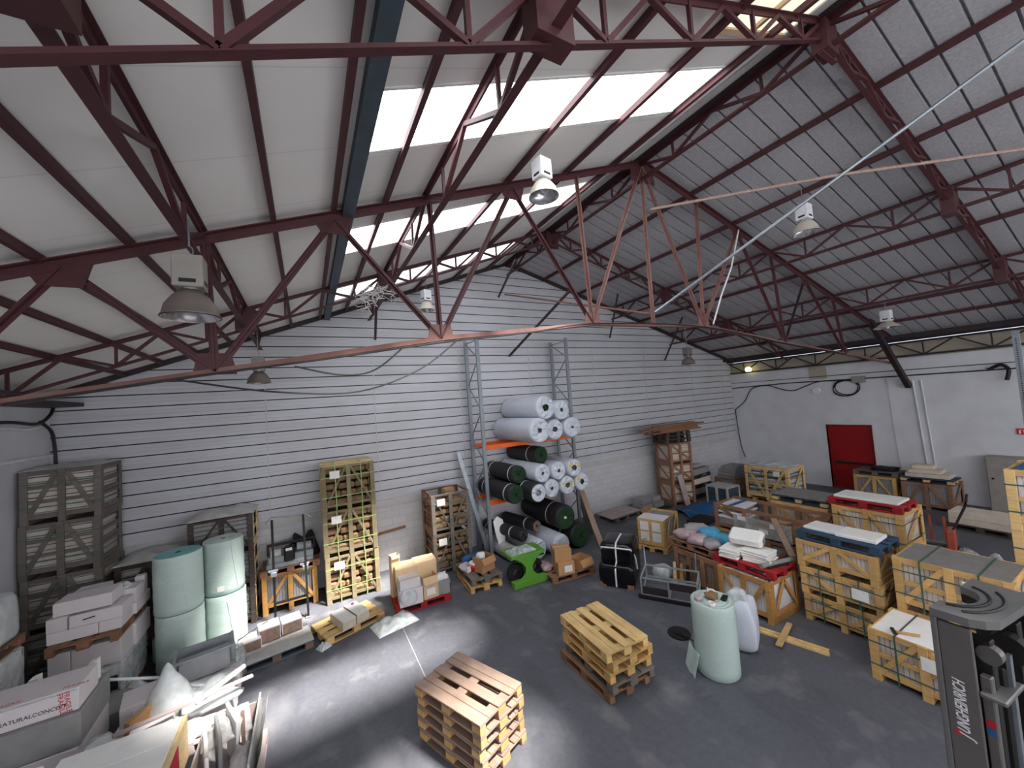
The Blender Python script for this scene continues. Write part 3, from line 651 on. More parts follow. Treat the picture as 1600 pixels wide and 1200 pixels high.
# ---------------------------------------------------------------- kinds: pallet, crate, carton ...
def pallet_proto(wood, block=None, L=1.2, W=.8, first=None):
    """builds one pallet: five deck boards, three stringer boards, nine blocks, three bottom boards"""
    block = block or wood
    label, loc, rz, grp = first
    t = thing('pallet', label, 'pallet', loc, rz, grp)
    w5 = [.145, .1, .145, .1, .145]; ys = [-W/2+.0725, -W/4+.0, 0, W/4, W/2-.0725]
    for y, w in zip(ys, w5): obj('deck_board', MB().box(-L/2, L/2, y-w/2, y+w/2, .122, .144, .006), wood, t)
    xs = [-L/2+.0725, 0, L/2-.0725]
    for x in xs: obj('stringer_board', MB().box(x-.0725, x+.0725, -W/2, W/2, .1, .122, .004), wood, t)
    for y, w in ((-W/2+.05, .1), (0, .145), (W/2-.05, .1)):
        for x in xs: obj('block', MB().box(x-.0725, x+.0725, y-w/2, y+w/2, .022, .1, .006), block, t)
        obj('bottom_board', MB().box(-L/2, L/2, y-w/2, y+w/2, 0, .022, .004), wood, t)
    return t
PAL = {}
def pallet(kind, loc, rz, label, group):
    spec = dict(fresh=('wood_fresh', None), yellow=('wood_yellow', None), weathered=('wood_weathered', 'wood_yellow'), grey=('wood_grey', None), brown=('wood_brown', None), dark=('wood_dark', None),
                red=('paint_red', None), blue=('paint_blue', None), slate=('paint_slate', 'wood_brown'), dusty=('dust_wood', None), navy=('paint_blue', 'wood_fresh'))[kind]
    if kind not in PAL:
        PAL[kind] = pallet_proto(spec[0], spec[1], first=(label, loc, rz, group)); return PAL[kind]
    return dup(PAL[kind], loc, rz, label, group)
def crate(label, loc, rz, L, W, H, wood='wood_yellow', content='tile_white', brace='A', end='N', mids=1, rail=.085, foot=.09, strap=None, vstrap=None, paper=0, group='wooden crates', wood2=None, lid=None, midrail=False, slabs='v', cover=None, fill=1., slats=0):
    """slatted crate, L along its local x (long faces at -y and +y), standing on feet"""
    t = thing('wooden_crate', label, 'crate', loc, rz, group)
    wood2 = wood2 or wood; k = .022; c = .004; hx, hy = L/2, W/2; z0 = foot
    px = [-hx+.055, hx-.055] + [(-hx+.055)+(L-.11)*(i+1)/(mids+1) for i in range(mids)]
    for sy in (-1, 1):
        y0, y1 = (sy*hy-k, sy*hy) if sy > 0 else (sy*hy, sy*hy+k)
        for i, x in enumerate(px): obj('post', MB().box(x-.05, x+.05, y0-.0, y1, 0 if i < 2 or mids == 1 else z0, H, c), wood, t)
        yi0, yi1 = (y0-k, y0) if sy > 0 else (y1, y1+k)
        for z in (z0, H-rail): obj('rail', MB().box(-hx, hx, yi0, yi1, z, z+rail, c), wood, t)
        if midrail: obj('rail', MB().box(-hx, hx, yi0, yi1, H*.52-rail*.4, H*.52+rail*.4, c), wood, t)
        for q in range(slats):
            z = z0+(H-z0-rail)*(q+1)/(slats+1); obj('slat', MB().box(-hx, hx, yi0, yi1, z+.01, z+rail-.01, c), wood, t)
        ym = (y0+y1)/2 - sy*.006
        xm = 0; a, b_ = z0+.04, H-.05
        segs = {'A': [((-hx+.1, a), (xm-.06, b_)), ((hx-.1, a), (xm+.06, b_))], 'V': [((-hx+.1, b_), (xm-.06, a)), ((hx-.1, b_), (xm+.06, a))],
                'N': [((-hx+.1, a), (xm-.05, b_)), ((xm+.05, a), (hx-.1, b_))], 'Z': [((-hx+.1, b_), (xm-.05, a)), ((xm+.05, b_), (hx-.1, a))], 'D': [((-hx+.1, b_), (hx-.1, a))], '': []}[brace]
        for p, q in segs: obj('brace', MB().beam((p[0], ym, p[1]), (q[0], ym, q[1]), k*.8, rail*.85, .003, up=(0, 0, 1)), wood, t)
    for sx in (-1, 1):
        x0, x1 = (sx*hx-k, sx*hx) if sx > 0 else (sx*hx, sx*hx+k)
        for y in (-hy+.075, hy-.075): obj('post', MB().box(x0, x1, y-.05, y+.05, z0, H, c), wood2, t)
        xi0, xi1 = (x0-k, x0) if sx > 0 else (x1, x1+k)
        for z in (z0, H-rail): obj('rail', MB().box(xi0, xi1, -hy+.05, hy-.05, z, z+rail, c), wood2, t)
        xm = (x0+x1)/2
        if end in 'AN':
            obj('brace', MB().beam((xm, -hy+.1, z0+.05), (xm, hy-.1 if end == 'N' else 0, H-.06), k*.8, rail*.85, .003), wood2, t)
            if end == 'A': obj('brace', MB().beam((xm, hy-.1, z0+.05), (xm, 0, H-.06), k*.8, rail*.85, .003), wood2, t)
        for q in range(slats):
            z = z0+(H-z0-rail)*(q+1)/(slats+1); obj('slat', MB().box(xi0, xi1, -hy+.05, hy-.05, z+.01, z+rail-.01, c), wood2, t)
        if end == 'H': obj('rail', MB().box(xi0, xi1, -hy+.05, hy-.05, H*.5-.04, H*.5+.04, c), wood2, t)
    for x in (-hx+.06, 0, hx-.06): obj('skid', MB().box(x-.05, x+.05, -hy+.02, hy-.02, 0, foot, c), wood2, t)
    obj('floor_board', MB().box(-hx+.03, hx-.03, -hy+.05, hy-.05, foot, foot+.02), wood2, t)
    if content:
        m = MB(); zt = foot+.02+(H-.06-foot)*fill; X0, X1, Y0, Y1 = -hx+.055, hx-.055, -hy+.06, hy-.06
        rr = random.Random(int(abs(loc[0]*97+loc[1]*31+H*13)))
        if slabs == 'v':
            n = max(6, int((X1-X0)/.055)); 
            for i in range(n):
                a = X0+(X1-X0)*i/n; m.box(a, a+(X1-X0)/n-.006, Y0+rr.uniform(0, .01), Y1-rr.uniform(0, .01), foot+.021, zt-rr.uniform(0, .02))
        elif slabs == 'h':
            n = max(3, int((zt-foot)/.09))
            for i in range(n):
                for a, b_ in ((X0, -.01), (.01, X1)):
                    z = foot+.021+(zt-foot)*i/n; m.box(a+rr.uniform(0, .02), b_-rr.uniform(0, .02), Y0+rr.uniform(0, .02), Y1-rr.uniform(0, .02), z, z+(zt-foot)/n-.014)
        else:      # rough stones
            n = max(3, int((zt-foot)/.17))
            for i in range(n):
                x = X0
                while x < X1-.05:
                    w = min(rr.uniform(.16, .4), X1-x); z = foot+.021+(zt-foot)*i/n
                    m.box(x+.006, x+w-.006, Y0+rr.uniform(0, .04), Y1-rr.uniform(0, .04), z, z+(zt-foot)/n-rr.uniform(.02, .06), .035); x += w
        obj('contents', m, content, t)
    if cover: obj('cover_sheet', MB().box(-hx+.03, hx-.03, -hy+.03, hy-.03, H-.035, H-.003), cover, t)
    if lid:
        for i in range(4):
            y = -hy+.08+(W-.16)*i/3; obj('lid_board', MB().box(-hx, hx, y-.07, y+.07, H+.001, H+.02, c), lid, t)
    if strap:
        for z in (H*.3, H*.74): obj('strap', MB().box(-hx-.003, hx+.003, -hy-.003, -hy, z, z+.02).box(-hx-.003, hx+.003, hy, hy+.003, z, z+.02).box(-hx-.003, -hx, -hy, hy, z, z+.02).box(hx, hx+.003, -hy, hy, z, z+.02), strap, t)
    if vstrap:
        for x in (-L*.24, L*.24): obj('strap', MB().box(x-.01, x+.01, -hy-.005, -hy-.002, .02, H+.003).box(x-.01, x+.01, hy+.002, hy+.005, .02, H+.003).box(x-.01, x+.01, -hy-.005, hy+.005, H+.022 if lid else H+.001, H+.025 if lid else H+.004), vstrap, t)
    if paper:
        x = paper*L*.25; obj('paper_label', MB().box(x-.11, x+.11, -hy-.006, -hy-.003, H-.3, H-.12), 'paper', t)
    return t
def carton(label, loc, rz, L, W, H, mt='carton_brown', tape=True, group=None, flaps=None, paper=None, cat='box', name='carton'):
    t = thing(name, label, cat, loc, rz, group)
    hx, hy = L/2, W/2
    if flaps:
        m = MB(); k = .006
        m.box(-hx, hx, -hy, -hy+k, 0, H).box(-hx, hx, hy-k, hy, 0, H).box(-hx, -hx+k, -hy+k, hy-k, 0, H).box(hx-k, hx, -hy+k, hy-k, 0, H).box(-hx+k, hx-k, -hy+k, hy-k, 0, k)
        bo = obj('box_body', m, mt, t)
        for a in flaps:
            d = {'f': ((-1, 0), L), 'b': ((1, 0), L)}.get(a)
            if a == 'f': obj('flap', MB().fbox(Matrix.Translation((0, -hy-.001, H)) @ Matrix.Rotation(R(60), 4, 'X') @ Matrix.Translation((0, -W*.22, 0)), L-.01, W*.44, k), mt, bo)
            if a == 'b': obj('flap', MB().fbox(Matrix.Translation((0, hy+.001, H)) @ Matrix.Rotation(R(-75), 4, 'X') @ Matrix.Translation((0, W*.22, 0)) @ Matrix.Rotation(R(150), 4, 'X'), L-.01, W*.44, k), mt, bo)
            if a == 'l': obj('flap', MB().fbox(Matrix.Translation((-hx-.001, 0, H)) @ Matrix.Rotation(R(-50), 4, 'Y') @ Matrix.Translation((-L*.2, 0, 0)), L*.4, W-.01, k), mt, bo)
            if a == 'r': obj('flap', MB().fbox(Matrix.Translation((hx+.001, 0, H)) @ Matrix.Rotation(R(40), 4, 'Y') @ Matrix.Translation((L*.2, 0, 0)), L*.4, W-.01, k), mt, bo)
            if a == 'u': obj('flap', MB().box(-hx+.003, hx-.003, hy-k, hy, H, H+W*.5), mt, bo)
    else: bo = obj('box_body', MB().box(-hx, hx, -hy, hy, 0, H, .005), mt, t)
    if tape and not flaps: obj('tape', MB().box(-hx-.001, hx+.001, -.03, .03, H, H+.0015).box(-hx-.0015, -hx, -.03, .03, H*.55, H).box(hx, hx+.0015, -.03, .03, H*.55, H), 'tape' if mt != 'carton_white' else 'paper', bo)
    if paper: obj('paper_label', MB().box(paper[0]-.1, paper[0]+.1, -hy-.002, -hy, paper[1], paper[1]+.15), 'paper', bo)
    return t
def slab(label, loc, rz, L, W, H, mt, cat='slab', name='stone_slab', group=None, c=.01):
    o = obj(name, MB().box(-L/2, L/2, -W/2, W/2, 0, H, c), mt); o.location = loc; o.rotation_euler = (0, 0, rz)
    return tag(o, label, cat, group)
def sheet(label, loc, rz, x, y, fn, mt='film', name='plastic_sheet', cat='plastic', nx=22, ny=18, group=None, t=.003):
    o = obj(name, MB().sheet(-x/2, x/2, -y/2, y/2, fn, nx, ny, t), mt, None, True); o.location = loc; o.rotation_euler = (0, 0, rz)
    return tag(o, label, cat, group)
def crumple(seed, h, f=3.):
    r = random.Random(seed); p = [r.uniform(0, 6.3) for _ in range(8)]
    def fn(u, v):
        z = abs(math.sin(f*2.1*u+p[0]+2*math.sin(f*v+p[1])))*.5+abs(math.sin(f*2.7*v+p[2]+1.7*math.sin(f*1.3*u+p[3])))*.35+.15*abs(math.sin(9*u-7*v+p[4]))
        e = min(u, 1-u, v, 1-v)*5
        return .004+h*z*min(1, e)
    return fn
def roll(label, p, q, r, mt, end='roll_film', core='roll_core', group=None, bands=0, cat='roll', name='turf_roll', hole=.3, puff=.0, spots=0):
    """a roll lying from p (near end) to q"""
    p, q = Vector(p), Vector(q); M, Ln = MB.frame(p, q)
    t = thing(name, label, cat, p, 0, group); t.matrix_world = M @ Matrix.Translation((-Ln/2, 0, 0)); 
    A = Matrix.Rotation(R(90), 4, 'Y')
    n = 28; prof = [(r*.86, -.012), (r*.97, .01), (r, .06), (r, Ln-.06), (r*.96, Ln), (.001, Ln)]
    m = MB().lathe(prof, n, A); rr = random.Random(int(Ln*1000+p.x*77))
    if puff: m.v = [(x, y*(1+puff*rr.uniform(-1, 1)), z*(1+puff*rr.uniform(-1, 1))) for x, y, z in m.v]
    wr = obj('wrap', m, mt, t, True)
    e = MB(); k = 20; vs = []; 
    for j, (f, d) in enumerate(((.9, -.012), (.7, -.02), (.5, -.012), (hole, .0))):
        for i in range(k):
            a = 2*PI*i/k; w = 1+.1*(rr.uniform(-1, 1) if 0 < j else 0); vs.append(Vector((d+.024*rr.uniform(-1, 1)*(j > 0), r*f*w*math.cos(a), r*f*w*math.sin(a))))
    fs = [(j*k+i, j*k+(i+1) % k, (j+1)*k+(i+1) % k, (j+1)*k+i) for j in range(3) for i in range(k)]
    e.add(vs, [f[::-1] for f in fs]); ew = obj('end_wrap', e, end, t, False)
    cm = MB().lathe([(r*hole*1.15, .004), (r*hole*1.1, .06), (r*hole*.6, .06), (r*hole*.6, .03), (.001, .12)], 16, A); obj('core', cm, core, ew, True)
    for b_ in range(bands):
        x = Ln*(.12+.7*b_/max(1, bands-1) if bands > 1 else .25); obj('band', MB().lathe([(r*1.012, x), (r*1.012, x+.05)], n, A), 'strap_white', wr, True)
    for s in range(spots):
        a = .6+2.2*s; obj('yellow_mark', MB().fbox(Matrix.Translation((-.02, .62*r*math.cos(a), .62*r*math.sin(a))) @ Matrix.Rotation(a, 4, 'X'), .01, .09, .13), 'yellow', ew)
    return t
def plank(label, p, q, w, h, mt='wood_blond', group=None, name='plank', cat='plank', up=(0, 0, 1)):
    return tag(obj(name, MB().beam(p, q, w, h, .004, up), mt), label, cat, group)
def sack(label, loc, rz, sx, sy, sz, mt, seed, group=None, name='plastic_bag', cat='bag'):
    o = obj(name, MB().blob(Matrix.Identity(4), sx, sy, sz, seed), mt, None, True); o.location = loc; o.rotation_euler = (0, 0, rz)
    return tag(o, label, cat, group)
# ---------------------------------------------------------------- crates along the gable, left part
N4 = ['bottom', 'second', 'third', 'topmost']
g = 'grey crates in the corner stack'
for i in range(4):
    crate('grey crate of pale slabs, %s of the four-high stack by the white wall' % N4[i], (-4.02+.02*(i % 2), 10.62, .952*i), R(-1+i*.7), 1.04, 1.0, .95, 'wood_grey', 'tile_dusty', 'A', 'H', 1, .085, strap='strap_green', group=g, slabs='h', slats=2, wood2='wood_grey')
sheet('torn grey film over the top crate of the corner stack', (-4.0, 10.62, 3.81), 0, 1.1, 1.08, crumple(3, .06), 'film_grey')
for i in range(2):
    crate('dark wooden crate of pale slabs %s behind the bubble wrap rolls' % ('standing on the floor' if i == 0 else 'stacked on another'), (-2.86, 10.72, .9*i), 0, 1.04, .9, .88, 'wood_dark', 'tile_dusty', 'A', 'H', 1, .08, strap='strap_dark', group='dark crates behind the rolls', slabs='h', slats=1)
sheet('grey film draped over the dark crate beside the corner stack', (-2.86, 10.72, 1.8), 0, 1.1, .96, crumple(5, .12), 'film_grey')
for i in range(3):
    crate('dark-posted crate of pale stone, %s of the stack hidden by the bubble wrap rolls' % ('bottom', 'middle', 'top')[i], (-1.72, 10.78, .79*i), 0, 1.14, .85, .78, 'wood_dark', 'tile_grey', 'A', 'H', 1, .05, strap='strap_green', group='crates behind the rolls', slabs='h', wood2='wood_blond')
sheet('crumpled grey film on the crate stack behind the right bubble wrap roll', (-1.72, 10.8, 2.38), 0, 1.2, .9, crumple(8, .13), 'film_grey')
# bubble wrap
def bubble(label, loc, r, h, rz=0, top='bubble_top', sticker=False, grp='bubble wrap rolls'):
    t = thing('bubble_wrap_roll', label, 'bubble wrap', loc, rz, grp)
    prof = [(r*.93, 0), (r*.99, .02)] + [(r*(1+.008*math.sin(k*2.1)), .02+(h-.05)*k/12) for k in range(1, 12)] + [(r*.995, h-.02), (r*.96, h)]
    wr = obj('wrap', MB().lathe(prof, 40), 'bubble', t, True)
    obj('roll_end', MB().lathe([(r*.96, h-.001)]+[(r*(.96-.86*k/9), h+.004-.008*(k % 2)) for k in range(1, 10)]+[(.04, h-.01)], 40), top, t)
    obj('core', MB().lathe([(.045, h+.004), (.045, h-.1), (.001, h-.1)], 14), 'roll_core', t)
    if sticker: obj('sticker', MB().fbox(Matrix.Rotation(-1.9, 4, 'Z') @ Matrix.Translation((r+.004, 0, .14)), .006, .11, .09), 'paper', wr)
    obj('loose_edge', MB().fbox(Matrix.Rotation(-1.2, 4, 'Z') @ Matrix.Translation((r+.006, 0, h*.5)) @ Matrix.Rotation(.12, 4, 'X'), .006, .02, h*.8), 'bubble', wr)
    return t
bubble('pale green bubble wrap roll at the bottom of the left pair, beside the white cartons', (-2.225, 9.46, 0), .355, 1.03)
bubble('pale green bubble wrap roll on top of the left pair, beside the white cartons', (-2.23, 9.46, 1.036), .36, 1.03)
bubble('pale green bubble wrap roll at the bottom of the brightly lit right pair', (-1.6, 9.84, 0), .345, 1.03)
bubble('pale green bubble wrap roll with white sticker, topping the brightly lit right pair', (-1.61, 9.85, 1.036), .34, 1.03, .3, 'bubble', True)
bubble('small teal bubble wrap roll lying low beside the wrapped pallet of cartons', (-2.62, 9.95, 0), .14, .42)
# orange crate, pallet and the saw
crate('orange-brown crate of grey slabs under the tile saw', (-.5, 10.85, 0), 0, 1.12, .72, .86, 'wood_orange', 'tile_grey', 'A', 'N', 1, .08, group='crates along the gable wall', slabs='v', foot=.16)
pallet('brown', (-.48, 10.85, .86), 0, 'brown pallet carrying the tile saw on the orange crate', 'pallets carrying goods')
t = thing('tile_saw', 'grey tile saw with a black control box standing on the brown pallet', 'machine', (-.46, 10.72, 1.004))
obj('saw_table', MB().box(-.46, .46, -.22, .22, .1, .26, .02), 'machine_grey', t); obj('saw_base', MB().box(-.5, .3, -.26, .2, 0, .12, .02).box(.3, .46, -.2, .2, .0, .12, .02), 'machine_grey', t)
cb = obj('control_box', MB().box(-.14, .08, -.3, -.1, .12, .44, .03), 'black', t); obj('control_label', MB().box(-.1, .03, -.302, -.299, .36, .42), 'ink_white', cb)
obj('motor', MB().cyl((.12, -.1, .36), (.42, -.1, .34), .09, 16), 'machine_grey', t); obj('guard', MB().cyl((-.4, -.1, .3), (-.2, -.1, .3), .1, 16), 'film_grey', t)
obj('saw_rail', MB().box(-.5, .5, .12, .18, .4, .46).box(-.5, -.46, .1, .2, .2, .42).box(.46, .5, .1, .2, .2, .42), 'steel_dark', t)
sheet('dark crumpled cover behind the tile saw', (-.2, 11.05, 1.01), 0, .7, .3, crumple(4, .6), 'rubber', 'dark_cover', 'cover')
t = thing('hand_truck', 'tall black hand frame with pale crossbar leaning in front of the orange crate', 'hand truck', (-.47, 9.95, 0))
for sx in (-.3, .3): obj('upright', MB().beam((sx*1.05, -.08 if sx > 0 else .12, .03), (sx, .02, 2.22), .045, .05, .004), 'black', t)
obj('crossbar', MB().tube([(-.42, .05, 2.16), (-.31, .02, 2.27), (0, .01, 2.25), (.32, .02, 2.24), (.46, -.02, 2.15)], .016), 'galv', t)
obj('lower_bar', MB().box(-.31, .31, -.0, .04, .42, .46), 'black', t)
for sx in (-.3, .3): obj('clamp', MB().box(sx-.06, sx+.06, -.05, .06, 1.02, 1.12, .01).cyl((sx-.1, 0, 1.14), (sx+.08, 0, 1.14), .03, 8), 'galv', t)
for sx in (-.31, .31): obj('foot', MB().box(sx-.05, sx+.05, -.14, .16, 0, .035, .005), 'galv', t)
# tall stack of three
for i in range(3):
    crate('crate of rough brown stones, %s of the tall stack of three at the gable' % ('bottom', 'middle', 'top')[i], (.82, 10.62, 1.065*i), R((.8, -.6, .4)[i]), 1.2, 1.0, 1.063, 'wood_greenish', 'stone_mix', 'A', 'H', 1, .06, strap='strap_lime', vstrap='strap_lime', paper=-1, group='tall stack of stone crates', slabs='s', wood2='wood_blond', lid='wood_blond' if i == 2 else None)
tag(obj('batten', MB().beam((1.5, 11.265, 1.02), (2.35, 11.265, 1.08), .03, .07), 'wood_brown'), 'brown batten fixed to the block wall between the stone crate stacks', 'batten')
# short stack of two
for i in range(2):
    crate('dark green-posted crate of flat stones, %s of the pair left of the roll rack' % ('bottom', 'open-topped upper')[i], (3.32, 10.5, 1.04*i), R(-1.5+i), 1.08, 1.0, 1.038, 'wood_grey', 'stone_mix', ('A', 'V')[i], 'H', 1, .05, strap='strap_green', paper=-1, group='pair of stone crates', slabs='s', wood2='wood_brown', fill=(1, .8)[i], midrail=False)
carton('small brown carton inside the open top of the upper stone crate', (3.45, 10.6, 1.9), .2, .3, .22, .2)
# pallets on the floor, sunlit
pallet('fresh', (.587, 8.98, 0), R(19.5), 'yellow new pallet on the sunlit floor carrying two packs of tiles', 'pallets on the sunlit floor')
for i, (x, y, lb) in enumerate(((.47, 8.8, 'pale tile pack, the one nearer the grey pallet, on the new yellow pallet'), (.74, 8.94, 'pale tile pack, the one nearer the plastic film, on the new yellow pallet'))):
    t = thing('tile_pack', lb, 'tiles', (x, y, .1455), R(20), 'tile packs on the new pallet')
    m = MB()
    for k in range(5): m.box(-.13, .13, -.3, .3, .002+k*.034, .032+k*.034)
    obj('tiles', m, 'tile_beige', t); obj('wrapper', MB().box(-.132, .132, -.302, .302, .17, .176), 'paper', t); 
    if i: obj('rubble', MB().blob(Matrix.Translation((.02, .2, .176)), .03, .03, .015, 3), 'stone_brown', t)
sheet('crumpled clear plastic film lying on the floor beside the new yellow pallet', (1.42, 8.42, .0), R(12), .86, .55, crumple(11, .15, 3.4), 'film_bag')
sheet('small scrap of clear film between the two sunlit pallets', (.1, 8.42, .0), R(30), .22, .2, crumple(17, .1), 'film_bag')
pallet('slate', (-.72, 8.86, 0), R(8.5), 'blue-grey pallet covered by film and packs of brown stone tiles', 'pallets on the sunlit floor')
sheet('grey film covering the deck of the blue-grey pallet', (-.72, 8.78, .147), R(8.5), 1.24, .66, crumple(21, .03, 2), 'film_grey')
for i, (x, y, h, lb) in enumerate(((-1.12, 8.92, .16, 'low'), (-.82, 9.06, .24, 'tall middle'), (-.45, 9.16, .2, 'far'))):
    t = thing('stone_pack', '%s pack of brown stone tiles in torn wrapping on the blue-grey pallet' % lb, 'tiles', (x, y, .18), R(10), 'stone tile packs on the blue-grey pallet')
    obj('tiles', MB().box(-.17, .17, -.14, .2, 0, h, .01), 'stone_brown', t); obj('wrapper', MB().box(-.175, .175, -.142, .21, h, h+.02, .004).box(-.175, -.165, -.142, .21, .02, h).box(.165, .175, -.142, .21, .02, h), 'carton_white', t)
plank('thin black stick lying over the tile packs', (-1.3, 8.95, .37), (-.85, 9.2, .46), .015, .012, 'black', None, 'stick', 'stick')
# red pallet with cartons
pallet('red', (2.13, 9.05, 0), R(-3), 'red pallet loaded with cartons and crumpled wrapping in front of the stone crates', 'pallets carrying goods')
Z0 = .146
carton('pale carton at the near corner of the red pallet, wrapped in film', (1.85, 8.82, Z0), R(-4), .5, .36, .34, 'carton_white', True, 'cartons on the red pallet')
carton('brown carton at the middle front of the red pallet', (2.28, 8.85, Z0), R(2), .34, .36, .3, 'carton_light', True, 'cartons on the red pallet', paper=(0, .08))
carton('brown carton with open front flap above the middle of the red pallet', (2.27, 8.88, Z0+.305), R(5), .34, .36, .16, 'carton_light', False, 'cartons on the red pallet', flaps='f')
carton('large flat brown carton, left half of the sunlit top on the red pallet', (1.86, 9.2, Z0+.35), R(-6), .5, .46, .34, 'carton_light', True, 'cartons on the red pallet')
carton('large flat brown carton, right half of the sunlit top on the red pallet', (2.3, 9.24, Z0+.0), R(-3), .5, .42, .7, 'carton_light', True, 'cartons on the red pallet')
carton('white carton with a red edge on the near corner of the red pallet', (1.84, 8.82, Z0+.345), R(-2), .44, .3, .2, 'carton_white', True, 'cartons on the red pallet')
carton('narrow upright open carton at the back corner of the red pallet', (1.64, 9.33, Z0), R(10), .2, .16, .92, 'carton_light', False, 'cartons on the red pallet', flaps='fb')
t = thing('waste_bin', 'grey open bin full of white wrapping at the end of the red pallet', 'bin', (2.6, 8.85, Z0), R(-8))
obj('bin_body', MB().prism([(-.12, 0), (.12, 0), (.16, .32), (.15, .32), (.11, .01), (-.11, .01), (-.15, .32), (-.16, .32)], Matrix(((1, 0, 0, 0), (0, 0, -1, .16), (0, 1, 0, 0), (0, 0, 0, 1))), .32).box(-.14, .14, -.165, -.155, 0, .32).box(-.14, .14, .155, .165, 0, .32), 'tile_grey', t)
obj('white_wrapping', MB().blob(Matrix.Translation((0, -.02, .18)), .13, .14, .12, 9, amp=.25), 'white', t, True)
sack('crumpled white film hanging over the near corner of the red pallet', (1.78, 8.66, Z0+.02), 0, .17, .06, .17, 'film_bag', 5, None, 'plastic_film', 'plastic')
sack('scrap of brown paper at the end of the red pallet', (2.62, 9.25, Z0), 0, .1, .16, .1, 'carton_light', 15, None, 'crumpled_paper', 'paper')
# two pallets with open box
pallet('yellow', (3.62, 9.12, 0), R(86), 'brown pallet, lower of the pair carrying the open carton', 'pallets carrying goods')
pallet('grey', (3.64, 9.16, .1445), R(89), 'grey worn pallet, upper of the pair carrying the open carton', 'pallets carrying goods')
carton('open brown carton with raised flap on two pallets beside the green stand', (3.72, 8.96, .29), R(18), .42, .34, .34, 'carton_brown', False, None, flaps='fr')
carton('small grey tray beside the red and white tub', (3.36, 9.2, .29), R(15), .2, .3, .14, 'carton_white', False, None, flaps='l')
t = thing('tub', 'red and white plastic tub on the pair of pallets', 'tub', (3.5, 9.1, .29))
obj('tub_body', MB().lathe([(.001, 0), (.1, 0), (.11, .15), (.1, .15), (.001, .14)], 18), 'red_plastic', t, True); obj('lid', MB().cyl((0, 0, .15), (0, 0, .2), .112, 18), 'white', t)
sack('white rag in the open brown carton', (3.66, 8.98, .52), 0, .11, .09, .1, 'white', 23, None, 'rag', 'cloth')
sack('dark blue plastic film heaped behind the tub', (3.72, 9.5, .29), 0, .36, .1, .12, 'blue_plastic', 29, None, 'plastic_film', 'plastic')
# ---------------------------------------------------------------- near left corner
pallet('brown', (-3.18, 9.1, 0), R(90), 'brown pallet on the floor under the wrapped white tile blocks', 'pallets carrying goods')
t = thing('wrapped_block', 'film wrapped block of white tiles under the white cartons', 'wrapped goods', (-3.16, 9.1, .146))
obj('tiles', MB().box(-.4, .4, -.5, .5, 0, .28, .01).box(-.4, .4, -.5, .5, .29, .56, .01), 'tile_white', t); obj('film', MB().box(-.42, .42, -.52, .52, .02, .6, .03), 'film', t)
obj('label', MB().box(.2, .36, -.524, -.52, .2, .42), 'ink_black', t)
g = 'white cartons on the corner pallets'
for i, (x, y, L, W, lb) in enumerate(((-3.45, 8.83, .24, .46, 'end'), (-3.04, 8.83, .56, .46, 'long'), (-3.14, 9.4, .84, .66, 'rear'))):
    carton('white carton under the brown pallet, %s one of the lower layer' % lb, (x, y, .752), R(0), L, W, .36, 'carton_white', False, g)
pallet('brown', (-3.16, 9.1, 1.116), R(90), 'brown pallet sandwiched between layers of white cartons', 'pallets carrying goods')
zb = 1.262
for x, y, z, L, W, H, lb in ((-3.3, 8.83, 0, .56, .44, .17, 'long white carton at the front of the bottom layer above the brown pallet'), (-2.88, 8.83, 0, .26, .44, .17, 'short white carton at the front corner of the bottom layer above the brown pallet'),
                             (-3.13, 9.4, 0, .84, .66, .18, 'white carton at the back of the bottom layer above the brown pallet'),
                             (-3.47, 8.83, .172, .22, .44, .2, 'upright white carton at the end of the middle layer'), (-3.04, 8.83, .172, .6, .44, .18, 'white carton with a torn hand hole in the middle layer'),
                             (-3.2, 8.86, .376, .66, .4, .2, 'long white carton on top of the pile'), (-2.9, 9.3, .184, .36, .34, .24, 'white carton standing behind the torn one, near the rolls'),
                             (-3.3, 9.3, .386, .4, .24, .16, 'white carton lying at the back of the top of the pile'), (-2.8, 9.62, .184, .14, .12, .3, 'narrow white carton upright at the back corner of the pile')):
    c_ = carton(lb, (x, y, zb+z), R(random.uniform(-1.5, 1.5)), L, W, H, 'carton_white', False, g)
    if 'torn' in lb: obj('hand_hole', MB().fbox(Matrix.Translation((-.08, -W/2-.001, H*.55)) @ Matrix.Rotation(-.12, 4, 'Y'), .14, .004, .018), 'black', c_)
sheet('crumpled film on top of the white carton pile', (-3.1, 9.35, zb+.39), 0, .6, .3, crumple(33, .12), 'film_bag')
# wrapped stack at the frame edge
t = thing('wrapped_pallet', 'tall film wrapped block of white tiles at the edge of the photo, lower one', 'wrapped goods', (-4.12, 7.86, 0), 0, 'wrapped blocks at the white wall')
obj('tiles', MB().box(-.4, .4, -.53, .53, .0, .7, .02).box(-.4, .4, -.53, .53, .71, 1.42, .02), 'tile_white', t); obj('film', MB().box(-.42, .42, -.56, .56, .01, 1.46, .04), 'film', t)
pallet('brown', (-4.12, 7.86, 1.465), R(90), 'brown pallet between the two wrapped blocks at the edge of the photo', 'pallets carrying goods')
t = thing('wrapped_pallet', 'film wrapped white block on the brown pallet at the edge of the photo, upper one', 'wrapped goods', (-4.12, 7.86, 1.612), 0, 'wrapped blocks at the white wall')
obj('tiles', MB().box(-.38, .38, -.5, .5, 0, .5, .04), 'tile_white', t); obj('film', MB().blob(Matrix.Translation((0, 0, 0)), .42, .56, .33, 3, 22, 10, .03, .28), 'film_bag', t, True)
